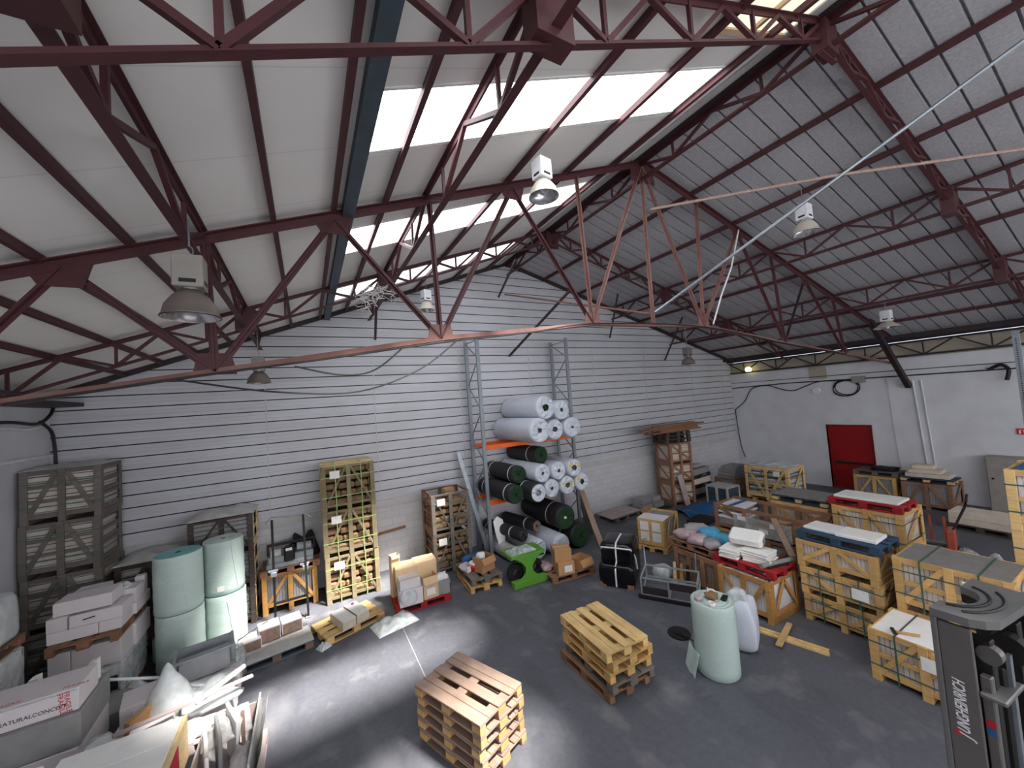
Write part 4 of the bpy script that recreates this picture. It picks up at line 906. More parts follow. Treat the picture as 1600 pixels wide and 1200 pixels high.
# printed long carton and the junk around it
t = carton('long pale carton with red warning print and black lettering near the photo edge', (-3.16, 6.95, 1.14), R(1), 1.25, .5, .26, 'carton_white', False, None)
def front(x, z, d=-.2525): return Matrix.Translation((x, d, z)) @ Matrix.Rotation(R(90), 4, 'X')
text('NATURALCONCEPT', 'ink_black', .06, front(-.02, .07), t, 'black_lettering')
for x in (-.06, .5):
    text('FRAGILE\nFRAGILE', 'ink_red', .066, Matrix.Translation((x, -.2525, .24)) @ Matrix.Rotation(R(90), 4, 'X') @ Matrix.Rotation(R(-84), 4, 'Z'), t, 'red_print')
    text('FRAGILE', 'ink_red', .06, Matrix.Translation((x-.03, -.2, .2605)), t, 'red_print')
obj('clear_tape', MB().box(-.62, .62, -.2508, -.2502, .225, .25), 'film', t)
for k in range(3): slab('pale grey carton layer under the printed carton, %s' % ('bottom', 'middle', 'top')[k], (-3.16+.02*k, 7.05, .38*k), R(k), 1.22, .86, .374, ('tile_grey', 'carton_white', 'tile_grey')[k], 'box', 'carton_layer', 'carton layers under the printed one')
for x, y, lb in ((-3.25, 7.4, 'white corner piece of polystyrene behind the printed carton, near the wrapped block'), (-2.72, 7.4, 'white corner piece of polystyrene behind the printed carton, near the cartons')):
    tag(obj('foam_corner', MB().prism([(-.14, 0), (.14, 0), (.14, .26), (.06, .24)], Matrix(((1, 0, 0, x), (0, 0, -1, y), (0, 1, 0, 1.139), (0, 0, 0, 1))), .1), 'foam'), lb, 'foam', 'polystyrene corners')
slab('low pallet load of grey cartons behind the printed carton', (-3.0, 7.9, 0), 0, 1.1, .6, .5, 'tile_grey', 'box', 'carton_block')
t = thing('film_pallet', 'large white wrapped block with a wooden edge, brightly lit at the bottom of the photo', 'wrapped goods', (-1.94, 5.42, 0))
obj('boards', MB().box(-.5, .5, -.55, .68, .0, .94, .01), 'foam', t)
for k in range(3): obj('top_board', MB().box(-.5, .5, -.55+.41*k+.004, -.55+.41*(k+1)-.004, .941, .985, .006), 'white', t)
obj('wooden_edge', MB().box(.5, .54, -.55, .68, .5, .98, .004), 'wood_blond', t); obj('label', MB().box(.54, .543, -.1, .3, .6, .9), 'ink_red', t)
t = thing('foam_strip', 'pale folded foam strip beside the bright wrapped block', 'foam', (-2.62, 5.9, .0))
obj('strip', MB().box(-.12, .1, -.2, .2, 0, .9, .01).box(-.1, .08, -.15, .15, .9, 1.02, .01), 'foam', t)
pallet('dusty', (-1.06, 6.0, 0), R(90), 'dusty pallet under the heap of grey bins at the bottom of the photo', 'pallets carrying goods')
g = 'rubbish on the dusty pallet'
t = thing('storage_bin', 'grey dusty bin with upright panels next to the bright wrapped block', 'bin', (-1.02, 5.9, .146), 0, g)
obj('bin_floor', MB().box(-.3, .3, -.55, .7, 0, .03), 'tile_grey', t)
obj('bin_side', MB().box(-.3, -.28, -.55, .7, .03, .42), 'dust_wood', t); obj('bin_side', MB().box(.28, .3, -.55, .7, .03, .5), 'film_grey', t); obj('bin_end', MB().box(-.28, .28, .68, .7, .03, .4), 'dust_wood', t)
for i, (x, y, rz, h, mt, lb) in enumerate(((-1.2, 5.9, 12, .5, 'tile_white', 'white upright panel in the dusty bin, next to the wooden edge'), (-1.1, 6.0, 14, .6, 'tile_grey', 'grey rounded panel leaning in the dusty bin'), (-.98, 6.15, 20, .62, 'tile_white', 'second pale rounded panel leaning in the dusty bin'), (-.86, 6.05, 8, .5, 'stone_brown', 'brown panel at the outer side of the dusty bin'))):
    slab(lb, (x, y, .18), R(rz), .04, .5, h, mt, 'panel', 'loose_panel', g, .015)
sack('grey torn sack at the outer edge of the dusty bin', (-.84, 5.7, .18), 0, .12, .25, .2, 'grey_bag', 41, None, 'sack', 'bag')
tag(obj('pipe', MB().cyl((-1.28, 5.5, .3), (-.78, 5.6, .34), .035, 10), 'steel_dark'), 'dark pipe across the front of the dusty bin', 'pipe', g)
sheet('dirty clear film hanging over the outer side of the dusty bin', (-.72, 6.0, .0), R(90), 1.5, .16, lambda u, v: .02+.55*(1-v)+.03*math.sin(17*u), 'film_grey')
pallet('dusty', (-1.6, 7.5, 0), R(90), 'dusty pallet under the white rubbish in front of the blue-grey pallet', 'pallets carrying goods')
for i, (x, y, lb) in enumerate(((-1.86, 7.2, 'pale carton on the dusty pallet, near the printed carton'), (-1.36, 7.2, 'pale carton on the dusty pallet, at the tray side'), (-1.86, 7.72, 'pale carton on the dusty pallet, behind the printed flap'), (-1.36, 7.72, 'pale carton on the dusty pallet, under the grey tub'))):
    carton(lb, (x, y, .146), R(random.uniform(-4, 4)), .48, .48, .34, 'carton_white', True, 'pale cartons on the dusty pallet')
t = thing('grey_tub', 'grey tub with pale rim on the dusty pallet before the bubble wrap rolls', 'tub', (-1.6, 8.02, .49), R(10))
obj('tub_front', MB().fbox(Matrix.Translation((0, -.2, .19)) @ Matrix.Rotation(R(-24), 4, 'X'), .62, .02, .34), 'grey_panel', t)
obj('tub_rim', MB().beam((-.36, -.28, .36), (.36, -.28, .36), .05, .03, .008).beam((-.36, -.28, .36), (-.36, -.1, .0), .06, .04, .008).beam((.36, -.28, .36), (.36, -.1, .0), .06, .04, .008).beam((-.36, -.12, .02), (.36, -.12, .02), .06, .05, .008).beam((-.36, -.28, .36), (-.36, .2, .36), .04, .03).beam((.36, -.28, .36), (.36, .2, .36), .04, .03), 'machine_grey', t)
obj('tub_back', MB().box(-.36, .36, .16, .2, 0, .36), 'machine_grey', t)
slab('grey base block under the grey tub', (-1.74, 8.4, 0), R(6), .75, .5, .485, 'tile_grey', 'box', 'carton_block')
t = thing('foam_tray', 'tilted white polystyrene tray with a moulded rectangle on the dusty pallet', 'foam', (-1.28, 7.18, .62), R(22))
M_ = Matrix.Rotation(R(-32), 4, 'X') @ Matrix.Rotation(R(-14), 4, 'Y')
obj('tray', MB().fbox(M_, .62, .34, .06, .02), 'foam', t)
r_ = MB()
for p, q in (((-.22, -.1, .032), (.22, -.1, .032)), ((-.22, .1, .032), (.22, .1, .032)), ((-.22, -.1, .032), (-.22, .1, .032)), ((.22, -.1, .032), (.22, .1, .032))): r_.beam(M_ @ Vector(p), M_ @ Vector(q), .02, .02)
obj('moulding', r_, 'tile_grey', t)
o = obj('plastic_bag', MB().lathe([(.01, .62), (.05, .56), (.09, .46), (.2, .28), (.27, .1), (.28, 0), (.001, 0)], 18), 'film_bag', None, True); o.location = (-1.86, 7.25, .5)
tag(o, 'tall cone of milky plastic film standing on the dusty pallet', 'bag')
carton('flat white carton with a brown torn edge beside the milky plastic cone', (-2.2, 7.4, .5), R(12), .36, .46, .24, 'carton_white', False, None, paper=(.05, .03))
slab('pale block supporting the torn carton beside the printed one', (-2.2, 7.35, 0), R(0), .34, .5, .497, 'foam', 'foam block', 'foam_block')
carton('torn strip of brown cardboard between the white cartons', (-2.06, 7.0, .5), R(60), .4, .08, .22, 'carton_brown', False)
t = carton('white carton with a black label standing under the plastic cone', (-1.88, 6.68, .146), R(4), .4, .28, .55, 'carton_white', False)
obj('black_label', MB().box(-.1, -.0, -.143, -.14, .2, .45), 'ink_black', t)
sheet('stretched dirty film along the front of the dusty pallet', (-1.55, 6.55, .45), R(10), 1.2, .22, crumple(44, .16), 'film_grey')
sack('grey sack draped over the front of the pale cartons', (-1.3, 6.95, .49), R(10), .3, .12, .06, 'film_bag', 47, None, 'plastic_film', 'plastic')
sack('dark clear film bag at the end of the blue-grey pallet', (-1.22, 8.35, 0), 0, .1, .16, .28, 'film', 51, None, 'plastic_bag', 'bag')
sheet('crumpled clear film between the printed carton and the white carton pile', (-2.45, 8.2, .05), R(20), .7, .6, lambda u, v: .5*math.sin(PI*u)*math.sin(PI*v)+.05*math.sin(13*u+4*v)+.04*math.sin(11*v), 'film_bag')
sheet('clear film spread over the pale cartons around the milky plastic cone', (-1.62, 7.4, .5), R(8), .95, .7, crumple(55, .1, 3.2), 'film')
sheet('stretched film over the top of the dusty bin at the bottom of the photo', (-1.05, 6.2, .62), R(10), .5, .6, crumple(57, .1, 2.6), 'film_thin')
sack('white foam chunk between the cone and the foam tray', (-1.55, 7.0, .49), .3, .12, .09, .08, 'foam', 58, None, 'foam_chunk', 'foam')
sack('pale crumpled bag behind the bright wrapped block', (-2.3, 6.5, .0), .3, .16, .2, .42, 'film_bag', 59, None, 'plastic_bag', 'bag')
plank('long wooden slat across the rubbish behind the bright wrapped block', (-2.15, 6.4, .86), (-.85, 6.95, .72), .06, .03, 'dust_wood', None, 'slat', 'slat')
tag(obj('film_edge', MB().tube([(-2.6, 7.6, .98), (-2.1, 7.7, .75), (-1.7, 7.5, .6), (-1.1, 7.4, .4)], .02), 'film_bag'), 'twisted edge of film stretched across the rubbish', 'plastic')
# ---------------------------------------------------------------- pallet stacks in the middle of the floor
for i in range(5):
    pallet('weathered', (1.73+random.uniform(-.015, .015), 5.0+random.uniform(-.015, .015), .1442*i), R(-67.3+random.uniform(-1.3, 1.3)),
           'weathered pallet, %s of the nearest stack, at the photo bottom' % ('lowest', 'second from floor', 'middle one', 'second from top', 'topmost')[i], 'pallets in the nearest stack')
for i in range(5):
    kd = ('brown', 'grey', 'yellow', 'yellow', 'fresh')[i]
    pallet(kd, (4.04+(-.03, .02, .0, .03, -.02)[i], 4.94+(.05, -.02, .01, 0, .02)[i], .1442*i), R(-92+(1.5, -1, 0, 2, -.5)[i]),
           '%s pallet, %s of the stack between the nearest stack and the bubble wrap roll' % (('brown', 'grey', 'yellowed', 'yellowed', 'bright yellow')[i], ('lowest', 'second', 'middle', 'fourth', 'topmost')[i]), 'pallets in the middle stack')
# ---------------------------------------------------------------- roll rack
t = thing('pallet_rack', 'grey pallet rack with orange beams holding the turf rolls at the gable wall', 'rack', (0, 0, 0))
FY, BY, RZT = 10.2, 11.08, 6.42
for x in (4.5, 7.75):
    for y in (FY, BY):
        p = MB().box(x-.05, x+.05, y-.03, y-.02, 0, RZT).box(x-.05, x-.04, y-.02, y+.04, 0, RZT).box(x+.04, x+.05, y-.02, y+.04, 0, RZT)
        obj('upright', p, 'rack_grey', t); obj('foot_plate', MB().box(x-.08, x+.08, y-.07, y+.07, 0, .01), 'rack_grey', t)
    z = .3; k = 0
    while z < RZT-.2:
        z2 = min(z+.78, RZT-.1); a, b_ = (FY, BY) if k % 2 else (BY, FY)
        obj('frame_brace', MB().beam((x, a, z), (x, b_, z2), .03, .025), 'rack_grey', t); z = z2; k += 1
    obj('frame_brace', MB().beam((x, FY, RZT-.1), (x, BY, RZT-.1), .03, .025), 'rack_grey', t)
for z in (3.06, 1.45):
    for y in (FY-.01, BY+.01): obj('beam', MB().box(4.55, 7.7, y-.025, y+.025, z, z+.13, .005), 'rack_orange', t)
g = 'white wrapped turf rolls on the upper beams'
R1 = .31; za = 3.2+R1
for x, rr_, lb, kw in ((5.70, .35, 'bottom left of the upper rack level, end twisted shut', dict(hole=.2, puff=.02)), (6.39, .31, 'bottom middle of the upper rack level with round open core', dict(hole=.26)), (7.04, .31, 'bottom one on the right of the upper rack level, end folded', dict(hole=.14, puff=.02))):
    roll('white wrapped turf roll, '+lb, (x, 9.25-.25*(rr_ > .32), 3.2+rr_), (x-.06, 11.2, 3.2+rr_), rr_, 'roll_film', 'roll_film', 'roll_core', g, **kw)
for x, rr_, zz, lb, kw in ((6.02, .34, 4.17, 'top left of the upper rack level, green in its torn end', dict(hole=.3, puff=.015, core='felt_green')), (6.71, .3, 4.06, 'top right of the upper rack level', dict(hole=.2))):
    roll('white wrapped turf roll, '+lb, (x, 9.3-.2*(rr_ > .32), zz), (x-.06, 11.2, zz), rr_, 'roll_film', 'roll_film', kw.pop('core', 'roll_core'), g, **kw)
g = 'turf rolls on the lower beams'; R2 = .265; zb = 1.58+R2
roll('dark green turf roll at the left end of the lower rack level', (4.98, 9.35, zb), (4.88, 11.2, zb), R2, 'felt_dark', 'felt_green', 'felt_green', g, bands=2, hole=.1)
roll('black wrapped turf roll with a white end and metal core on the lower rack level', (5.53, 9.05, zb), (5.43, 11.2, zb), R2, 'felt_dark', 'roll_film', 'galv', g, bands=1, hole=.32)
roll('black turf roll lying high on the left of the lower rack level', (5.26, 9.6, zb+.47), (5.15, 11.2, zb+.47), R2-.01, 'felt_dark', 'felt_green', 'felt_green', g, bands=2, hole=.1)
roll('white wrapped turf roll above the black roll with the white end', (5.81, 9.2, zb+.47), (5.7, 11.2, zb+.47), R2, 'roll_film', 'roll_film', 'roll_core', g, hole=.18, puff=.01)
roll('dark green turf roll lying on top of the lower rack level', (6.05, 9.6, zb+.925), (5.97, 11.2, zb+.925), R2-.01, 'felt_dark', 'felt_green', 'felt_green', g, bands=1, hole=.1)
roll('white turf roll at the bottom middle of the lower rack level with a square hole', (6.09, 9.2, zb), (5.99, 11.2, zb), R2, 'roll_film', 'roll_film', 'roll_core', g, hole=.2)
roll('white turf roll with yellow tape at the bottom of the lower rack level', (6.65, 9.2, zb), (6.55, 11.2, zb), R2, 'roll_film', 'roll_film', 'roll_core', g, hole=.3, spots=2)
roll('white turf roll with dark open core at the right end of the lower rack level', (7.22, 9.25, zb), (7.12, 11.2, zb), R2, 'roll_film', 'roll_film', 'felt_green', g, hole=.3, spots=1)
roll('white turf roll with a square hole in the upper row of the lower rack level', (6.37, 9.2, zb+.465), (6.27, 11.2, zb+.465), R2, 'roll_film', 'roll_film', 'roll_core', g, hole=.2)
roll('white turf roll with two yellow marks in the upper row of the lower rack level', (6.94, 9.2, zb+.465), (6.84, 11.2, zb+.465), R2, 'roll_film', 'roll_film', 'roll_core', g, hole=.32, spots=2)
g = 'turf rolls on the floor under the rack'
roll('white wrapped turf roll on the floor under the rack behind the green stand', (5.45, 9.15, .29), (5.35, 11.15, .29), .28, 'roll_film', 'roll_film', 'roll_core', g, hole=.22)
roll('bluish white turf roll on the floor under the rack behind the brown cartons', (6.08, 8.95, .31), (6.02, 11.1, .31), .3, 'roll_film', 'roll_film', 'felt_dark', g, hole=.08)
roll('dark green turf roll on the floor at the right end under the rack', (6.88, 9.1, .36), (6.85, 11.1, .36), .35, 'felt_dark', 'felt_green', 'felt_green', g, hole=.1, bands=1)
roll('largest dark green turf roll lying on the others under the rack, with a white core', (6.44, 9.15, .96), (6.4, 11.1, .97), .35, 'felt_dark', 'felt_green', 'white', g, hole=.13, bands=1)
roll('thin dark turf roll lying on the floor rolls beside the rack post', (5.1, 9.3, .7), (4.75, 11.0, .72), .16, 'felt_dark', 'felt_dark', 'felt_dark', g, hole=.2, bands=1)
roll('thin dark roll in the shade under the rack beams, at the middle', (5.72, 9.6, .76), (5.4, 11.0, .78), .17, 'felt_dark', 'stone_brown', 'felt_dark', g, hole=.2, bands=1)
roll('film covered grey roll on the floor beside the left rack post', (4.86, 9.5, .2), (4.8, 11.0, .2), .2, 'film_grey', 'film_grey', 'felt_dark', g, hole=.2)
plank('long grey board leaning against the right rack post', (7.36, 8.75, .02), (7.72, 9.98, 1.42), .17, .03, 'wood_weathered', None, 'board', 'board')
plank('dark brown board leaning behind the grey one at the rack end', (7.78, 9.75, .02), (8.0, 10.5, 1.5), .2, .03, 'wood_dark', None, 'board', 'board')
plank('grey metal channel leaning on the left rack post', (4.55, 10.6, .03), (4.0, 11.05, 3.0), .13, .04, 'galv', None, 'metal_channel', 'beam', up=(0, 1, 0))
tag(obj('plastic_fin', MB().prism([(-.17, 1.0), (-.02, 1.12), (.14, 1.0), (.16, .6), (.03, .08), (-.05, .08), (-.14, .6)], Matrix(((1, 0, 0, 4.78), (0, .2, -.98, 10.0), (0, .98, .2, .0), (0, 0, 0, 1))), .02), 'white'), 'white pointed plastic panel leaning inside the left rack frame', 'plastic piece')
# ---------------------------------------------------------------- green stand, cartons, black bundle, crate with white squares
t = thing('machine_stand', 'bright green metal stand with a slotted top and waisted front in front of the rolls', 'stand', (4.55, 8.14, 0), R(-3))
FR = Matrix(((1, 0, 0, 0), (0, 0, -1, .02), (0, 1, 0, 0), (0, 0, 0, 1)))
fp = obj('front_plate', MB().prism([(-.36, .14), (.36, .14), (.2, .2), (.1, .3), (.09, .42), (.2, .56), (.4, .68), (-.4, .68), (-.2, .56), (-.09, .42), (-.1, .3), (-.2, .2)], FR, .03), 'green_machine', t)
obj('base_beam', MB().box(-.46, .46, -.08, .1, 0, .15, .01), 'green_machine', t)
obj('rear_plate', MB().box(-.06, .06, .02, .6, .1, .66, .01), 'green_machine', t)
obj('top_plate', MB().box(-.46, .46, .0, .2, .66, .72, .008).box(-.46, .46, .42, .62, .66, .72, .008).box(-.46, -.2, .2, .42, .66, .72).box(.2, .46, .2, .42, .66, .72), 'green_machine', t)
for x in (-.36, .36): obj('slot', MB().box(x-.07, x+.07, -.016, .03, .615, .64), 'black', fp)
for x in (-.26, .27): obj('tyre', MB().lathe([(.1, -.07), (.2, -.08), (.225, 0), (.2, .08), (.1, .07), (.1, -.07)], 20, Matrix.Translation((x, .26, .25)) @ Matrix.Rotation(R(90), 4, 'X')), 'rubber', t, True)
sheet('clear film over the top of the green stand', (4.5, 8.42, .722), 0, .7, .4, crumple(61, .1), 'film')
pallet('brown', (5.6, 8.1, 0), R(-6), 'small brown pallet carrying the brown cartons beside the black bundle', 'pallets carrying goods')
g = 'brown cartons beside the green stand'
carton('brown carton with a white and blue label on the small pallet', (5.4, 7.93, .146), R(-14), .42, .42, .3, 'carton_brown', True, g, paper=(.05, .06))
carton('brown carton stacked on the labelled one', (5.38, 7.96, .448), R(-20), .42, .4, .3, 'carton_brown', True, g)
carton('open brown carton with a flap hanging out beside the labelled one', (5.9, 7.9, .146), R(8), .42, .4, .24, 'carton_brown', False, g, flaps='f')
sack('pink and white plastic bag behind the cartons on the small pallet', (5.1, 8.3, .146), 0, .14, .2, .08, 'pink_bag', 65)
t = thing('black_bundle', 'pallet bundle wrapped in shiny black film with white straps', 'wrapped goods', (6.48, 7.08, 0), R(34.5))
obj('black_wrap', MB().blob(Matrix.Translation((.08, 0, .0)), .46, .40, .46, 7, 30, 14, .02, .3).blob(Matrix.Translation((-.32, 0, 0)), .24, .4, .25, 8, 30, 12, .02, .3), 'black_film', t, True)
obj('strap', MB().tube([(-.57, 0, .04), (-.57, 0, .4), (-.52, 0, .47), (-.4, 0, .52), (-.39, 0, .62), (-.385, 0, .82), (-.3, 0, .925), (0, 0, .935), (.3, 0, .925), (.47, 0, .84)], .02, 6), 'strap_white', t)
obj('strap', MB().tube([(-.1, .405, .3), (-.2, .4, .6), (-.36, .34, .82), (-.395, 0, .84), (-.36, -.34, .82), (-.2, -.4, .6), (-.1, -.405, .3)], .018, 6), 'strap_white', t)
obj('pallet_foot', MB().box(-.55, -.4, -.38, -.24, 0, .1).box(-.55, -.4, .24, .38, 0, .1), 'wood_brown', t)
pallet('yellow', (8.75, 7.85, 0), R(19.7), 'yellow pallet under the crate with four white squares', 'pallets carrying goods')
t = crate('yellow crate with four white square panels on its end, behind the black bundle', (8.74, 7.85, .146), R(19.7), 1.1, .76, .72, 'wood_yellow', 'tile_grey', 'N', '', 0, .08, group='crates near the black bundle', foot=.02, slabs='v')
obj('end_panel', MB().box(-.575, -.552, -.36, .36, .03, .7), 'wood_yellow', t)
for y in (-.165, .165):
    for z in (.14, .42): obj('white_square', MB().box(-.581, -.575, y-.12, y+.12, z, z+.24), 'white', t)
obj('white_lid', MB().box(-.54, -.05, -.36, .36, .722, .735), 'tile_white', t)
tag(obj('timber_block', MB().cyl((8.6, 8.2, .885), (8.85, 8.35, .9), .09, 10), 'wood_brown'), 'brown log offcut on the crate with white squares', 'wood')
# ---------------------------------------------------------------- back corner by the gable
pallet('grey', (9.72, 10.45, 0), R(4), 'grey pallet leaning flat by the block wall under loose boards', 'pallets carrying goods')
for i in range(3): slab('pale wide board, %s on the grey pallet by the block wall' % ('nearest', 'middle', 'farthest')[i], (9.72, 10.2+.27*i, .146), R(4), 1.5, .25, .025, 'dust_wood', 'board', 'board', 'boards on the grey pallet', .004)
for i, (x, y, z, L, lb) in enumerate(((10.95, 10.5, .02, .6, 'lower left'), (11.55, 10.45, .02, .56, 'lower right'), (11.0, 10.55, .23, .5, 'upper left'), (11.5, 10.5, .23, .5, 'upper right'))):
    slab('%s grey block of the small pile by the gable wall' % lb, (x, y, z), R(3*i), L, .42, .2, 'tile_grey', 'block', 'stone_block', 'grey blocks by the gable wall')
slab('dark sheet under the grey blocks by the gable wall', (11.2, 10.4, 0), 0, 1.5, .9, .018, 'rubber', 'sheet', 'rubber_sheet')
H_ = (.8, .74, .8)
zc = 0
for i in range(3):
    crate('brown crate of pale stone, %s of the tall stack under the timber boards' % ('bottom', 'middle', 'top')[i], (12.72, 10.35, zc), R(-14+i), 1.0, .9, H_[i]-.004, 'wood_brown', 'tile_beige', 'D', 'N', 1, .07, group='brown crates under the boards', slabs='h', midrail=True); zc += H_[i]
for i in range(3): pallet('dark', (12.7, 10.35, zc+.1445*i), R(-10+2*i), 'dark pallet, %s of three under the timber boards' % ('lowest', 'middle', 'topmost')[i], 'dark pallets under the boards')
zc += .4345
rnd = random.Random(12)
for i in range(18):
    L = rnd.uniform(2.2, 3.2); x = 12.6+rnd.uniform(-.3, .3); y = 10.05+.14*(i % 4)+rnd.uniform(-.02, .02); z = zc+.062*(i//4)
    slab('brown timber board on the tall stack, %s of the %s layer' % (('nearest', 'second', 'third', 'farthest')[i % 4], ('bottom', 'second', 'middle', 'fourth', 'top')[i//4]), (x, y, z), R(rnd.uniform(-2.5, 2.5)), L, .12, .056, 'wood_brown', 'board', 'timber_board', 'timber boards on the tall stack', .004)
plank('pale plank leaning against the brown crate stack', (12.55, 9.75, .0), (12.4, 9.9, 1.15), .26, .03, 'dust_wood', None, 'plank', 'plank', up=(0, 1, 0))
for i in range(3):
    pallet('dark', (14.0+.0*i, 10.5, .38*i), R(2*i), 'dark pallet, %s of the slab pile right of the brown crates' % ('lowest', 'middle', 'highest')[i], 'pallets of the slab pile')
    slab('pale slab block, %s of the pile right of the brown crates' % ('lowest', 'middle', 'highest')[i], (14.0, 10.5, .145+.38*i), R(2*i), 1.15, .75, .23, ('tile_grey', 'tile_beige', 'tile_grey')[i], 'slabs', 'slab_block', 'slab blocks right of the brown crates')
sack('dark grey crumpled cover on the slab pile', (14.1, 10.45, 1.14), 0, .35, .2, .06, 'grey_bag', 71)
crate('dark brown crate under the grey tile pile in the corner', (15.4, 9.7, 0), 0, 1.1, .9, .66, 'wood_brown', 'tile_grey', 'A', 'N', 1, .08, group='crates in the far corner')
for i in range(4): slab('grey tile stack in the far corner, %s layer' % ('bottom', 'second', 'third', 'top')[i], (15.3+.04*i, 9.65, .662+.115*i), R(2*i), .95-.1*(i > 2), .7-.1*(i > 2), .11, 'tile_grey', 'tiles', 'tile_layer', 'grey tile layers in the far corner')
crate('brown crate behind the dark grey box in the far corner', (13.0, 9.0, 0), R(0), .5, .5, .6, 'wood_brown', 'tile_beige', 'A', 'N', 0, .07, group='crates in the far corner') if False else None
t = thing('tool_chest', 'dark grey chest with pale edges on the floor behind the blue tarp', 'chest', (13.75, 9.1, 0), 0)
cb = obj('chest_body', MB().box(-.36, .36, -.4, .4, .02, .62, .01), 'steel_blue', t)
e_ = MB()
for x in (-.36, .36):
    for y in (-.4, .4): e_.box(x-.03, x+.03, y-.03, y+.03, 0, .64)
e_.box(-.38, .38, -.42, .42, .62, .67); e_.box(-.385, -.36, -.05, .05, .02, .62)
obj('edge_trim', e_, 'film_grey', t); obj('seam', MB().box(-.365, .365, -.405, .405, .34, .355), 'black', cb)
sheet('blue tarpaulin heaped on the floor in front of the dark grey chest', (12.2, 9.05, 0), R(-8), 1.7, .85, lambda u, v: .02+.24*math.sin(PI*min(1, max(0, v)))*(.4+.6*u)+.05*math.sin(11*u+3*v), 'blue_tarp', 'tarpaulin', 'tarpaulin')
slab('dark low plinth in front of the blue tarpaulin', (11.3, 8.3, 0), R(10), .9, .6, .1, 'rubber', 'sheet', 'rubber_mat')
# crate W
pallet('yellow', (15.15, 8.0, 0), R(90), 'yellow pallet under the corner crate by the white wall', 'pallets carrying goods')
t = crate('light yellow crate stuffed with wrapped goods in front of the white wall near the gable', (15.15, 7.95, .146), R(-90), 1.5, 1.15, 1.2, 'wood_fresh', 'film_grey', 'V', 'N', 1, .1, strap='strap_dark', paper=1, group='crates near the white wall', slabs='s', midrail=True)
sheet('clear film over the light yellow crate near the gable', (15.15, 7.95, 1.35), R(-90), 1.4, 1.0, crumple(75, .12), 'film_bag')
# open frame crate and neighbours
crate('yellow crate under the open wooden frame behind the bags', (9.85, 5.9, 0), R(-90), 1.3, 1.0, .72, 'wood_orange', 'tile_grey', 'A', 'N', 1, .08, group='crates behind the bags')
crate('brown crate under the open wooden frame, next to the blue pallet', (9.85, 4.7, 0), R(-90), 1.1, 1.0, .72, 'wood_brown', 'tile_grey', 'A', 'N', 1, .08, group='crates behind the bags')
t = crate('open brown wooden frame holding film and blue edged slabs, behind the bags', (9.85, 5.35, .722), R(-90), 2.3, .98, .62, 'wood_brown', None, 'V', 'N', 2, .09, group='crates behind the bags', foot=.05)
for i in range(3): slab('white slab with blue edge lying in the open frame, %s' % ('lowest', 'middle', 'topmost')[i], (9.8, 6.12, 1.0+.13*i), R(3*i), .8, .6, .05, 'tile_white', 'slab', 'stone_slab', 'slabs in the open frame')
slab('blue foam strip across the slabs in the open frame', (9.8, 6.12, 1.312), R(3), .82, .1, .02, 'blue_plastic', 'foam', 'foam_strip')
slab('pile of grey slabs supporting the white ones in the open frame', (9.8, 6.12, .8), R(0), .8, .6, .2, 'tile_grey', 'slab', 'slab_block')
slab('white flat carton between the slabs in the open frame', (9.8, 6.12, 1.052), 0, .6, .5, .07, 'carton_white', 'box', 'carton') 
slab('grey flat carton between the slabs in the open frame', (9.8, 6.12, 1.182), 0, .6, .5, .07, 'tile_grey', 'box', 'carton') 
sheet('grey film sheet with white papers hanging on the front of the open frame', (9.32, 5.2, .9), R(90), 1.3, .06, lambda u, v: .0+.36*v+.05*math.sin(9*u), 'film_thin') if False else None
t = thing('film_curtain', 'grey film with white paper labels hanging on the front of the open frame', 'plastic', (9.31, 5.3, .8))
obj('film', MB().fbox(Matrix.Translation((0, 0, .18)), .012, 1.3, .4), 'film_thin', t)
for y, z in ((.45, .32), (-.3, .28), (-.05, .12)): obj('paper_label', MB().fbox(Matrix.Translation((-.012, y, z)), .006, .2, .1), 'paper', t)
plank('grey plank leaning from the open frame down to the red pallet', (8.35, 4.2, .92), (9.3, 5.0, 1.28), .12, .03, 'wood_weathered', None, 'plank', 'plank')
for i in range(2): crate('yellow crate %s the blue pallet with the grey slab' % ('on the floor below', 'directly under')[i], (10.95, 5.05, .68*i), R(-90), 1.25, .9, .678, 'wood_yellow', 'tile_beige', 'Z', 'N', 1, .08, group='crates under the blue pallet')
pallet('navy', (10.95, 5.05, 1.362), R(90), 'blue pallet carrying the large grey slab', 'blue pallets on the crates')
slab('large grey slab with a pale edge on the blue pallet', (10.95, 5.05, 1.508), R(90), 1.15, .78, .05, 'slate_top', 'slab', 'stone_slab')
slab('thin white sheet under the large grey slab', (10.93, 5.05, 1.5075), R(90), 1.17, .8, .0, 'white', 'sheet', 'foam_sheet', None, 0) if False else None
for i in range(2): crate('yellow crate %s the red pallet with the white slab' % ('on the floor below', 'directly under')[i], (10.6, 3.6, .82*i), R(-90), 1.14, 1.1, .818, 'wood_yellow', 'tile_beige', 'Z', 'N', 1, .09, strap='strap_green', group='crates under the red pallet')
pallet('red', (10.45, 3.62, 1.642), R(90), 'bright red pallet carrying the white slab', 'red pallets on the crates')
slab('long white slab on the bright red pallet', (10.45, 3.62, 1.788), R(90), 1.05, .6, .05, 'white', 'slab', 'stone_slab')
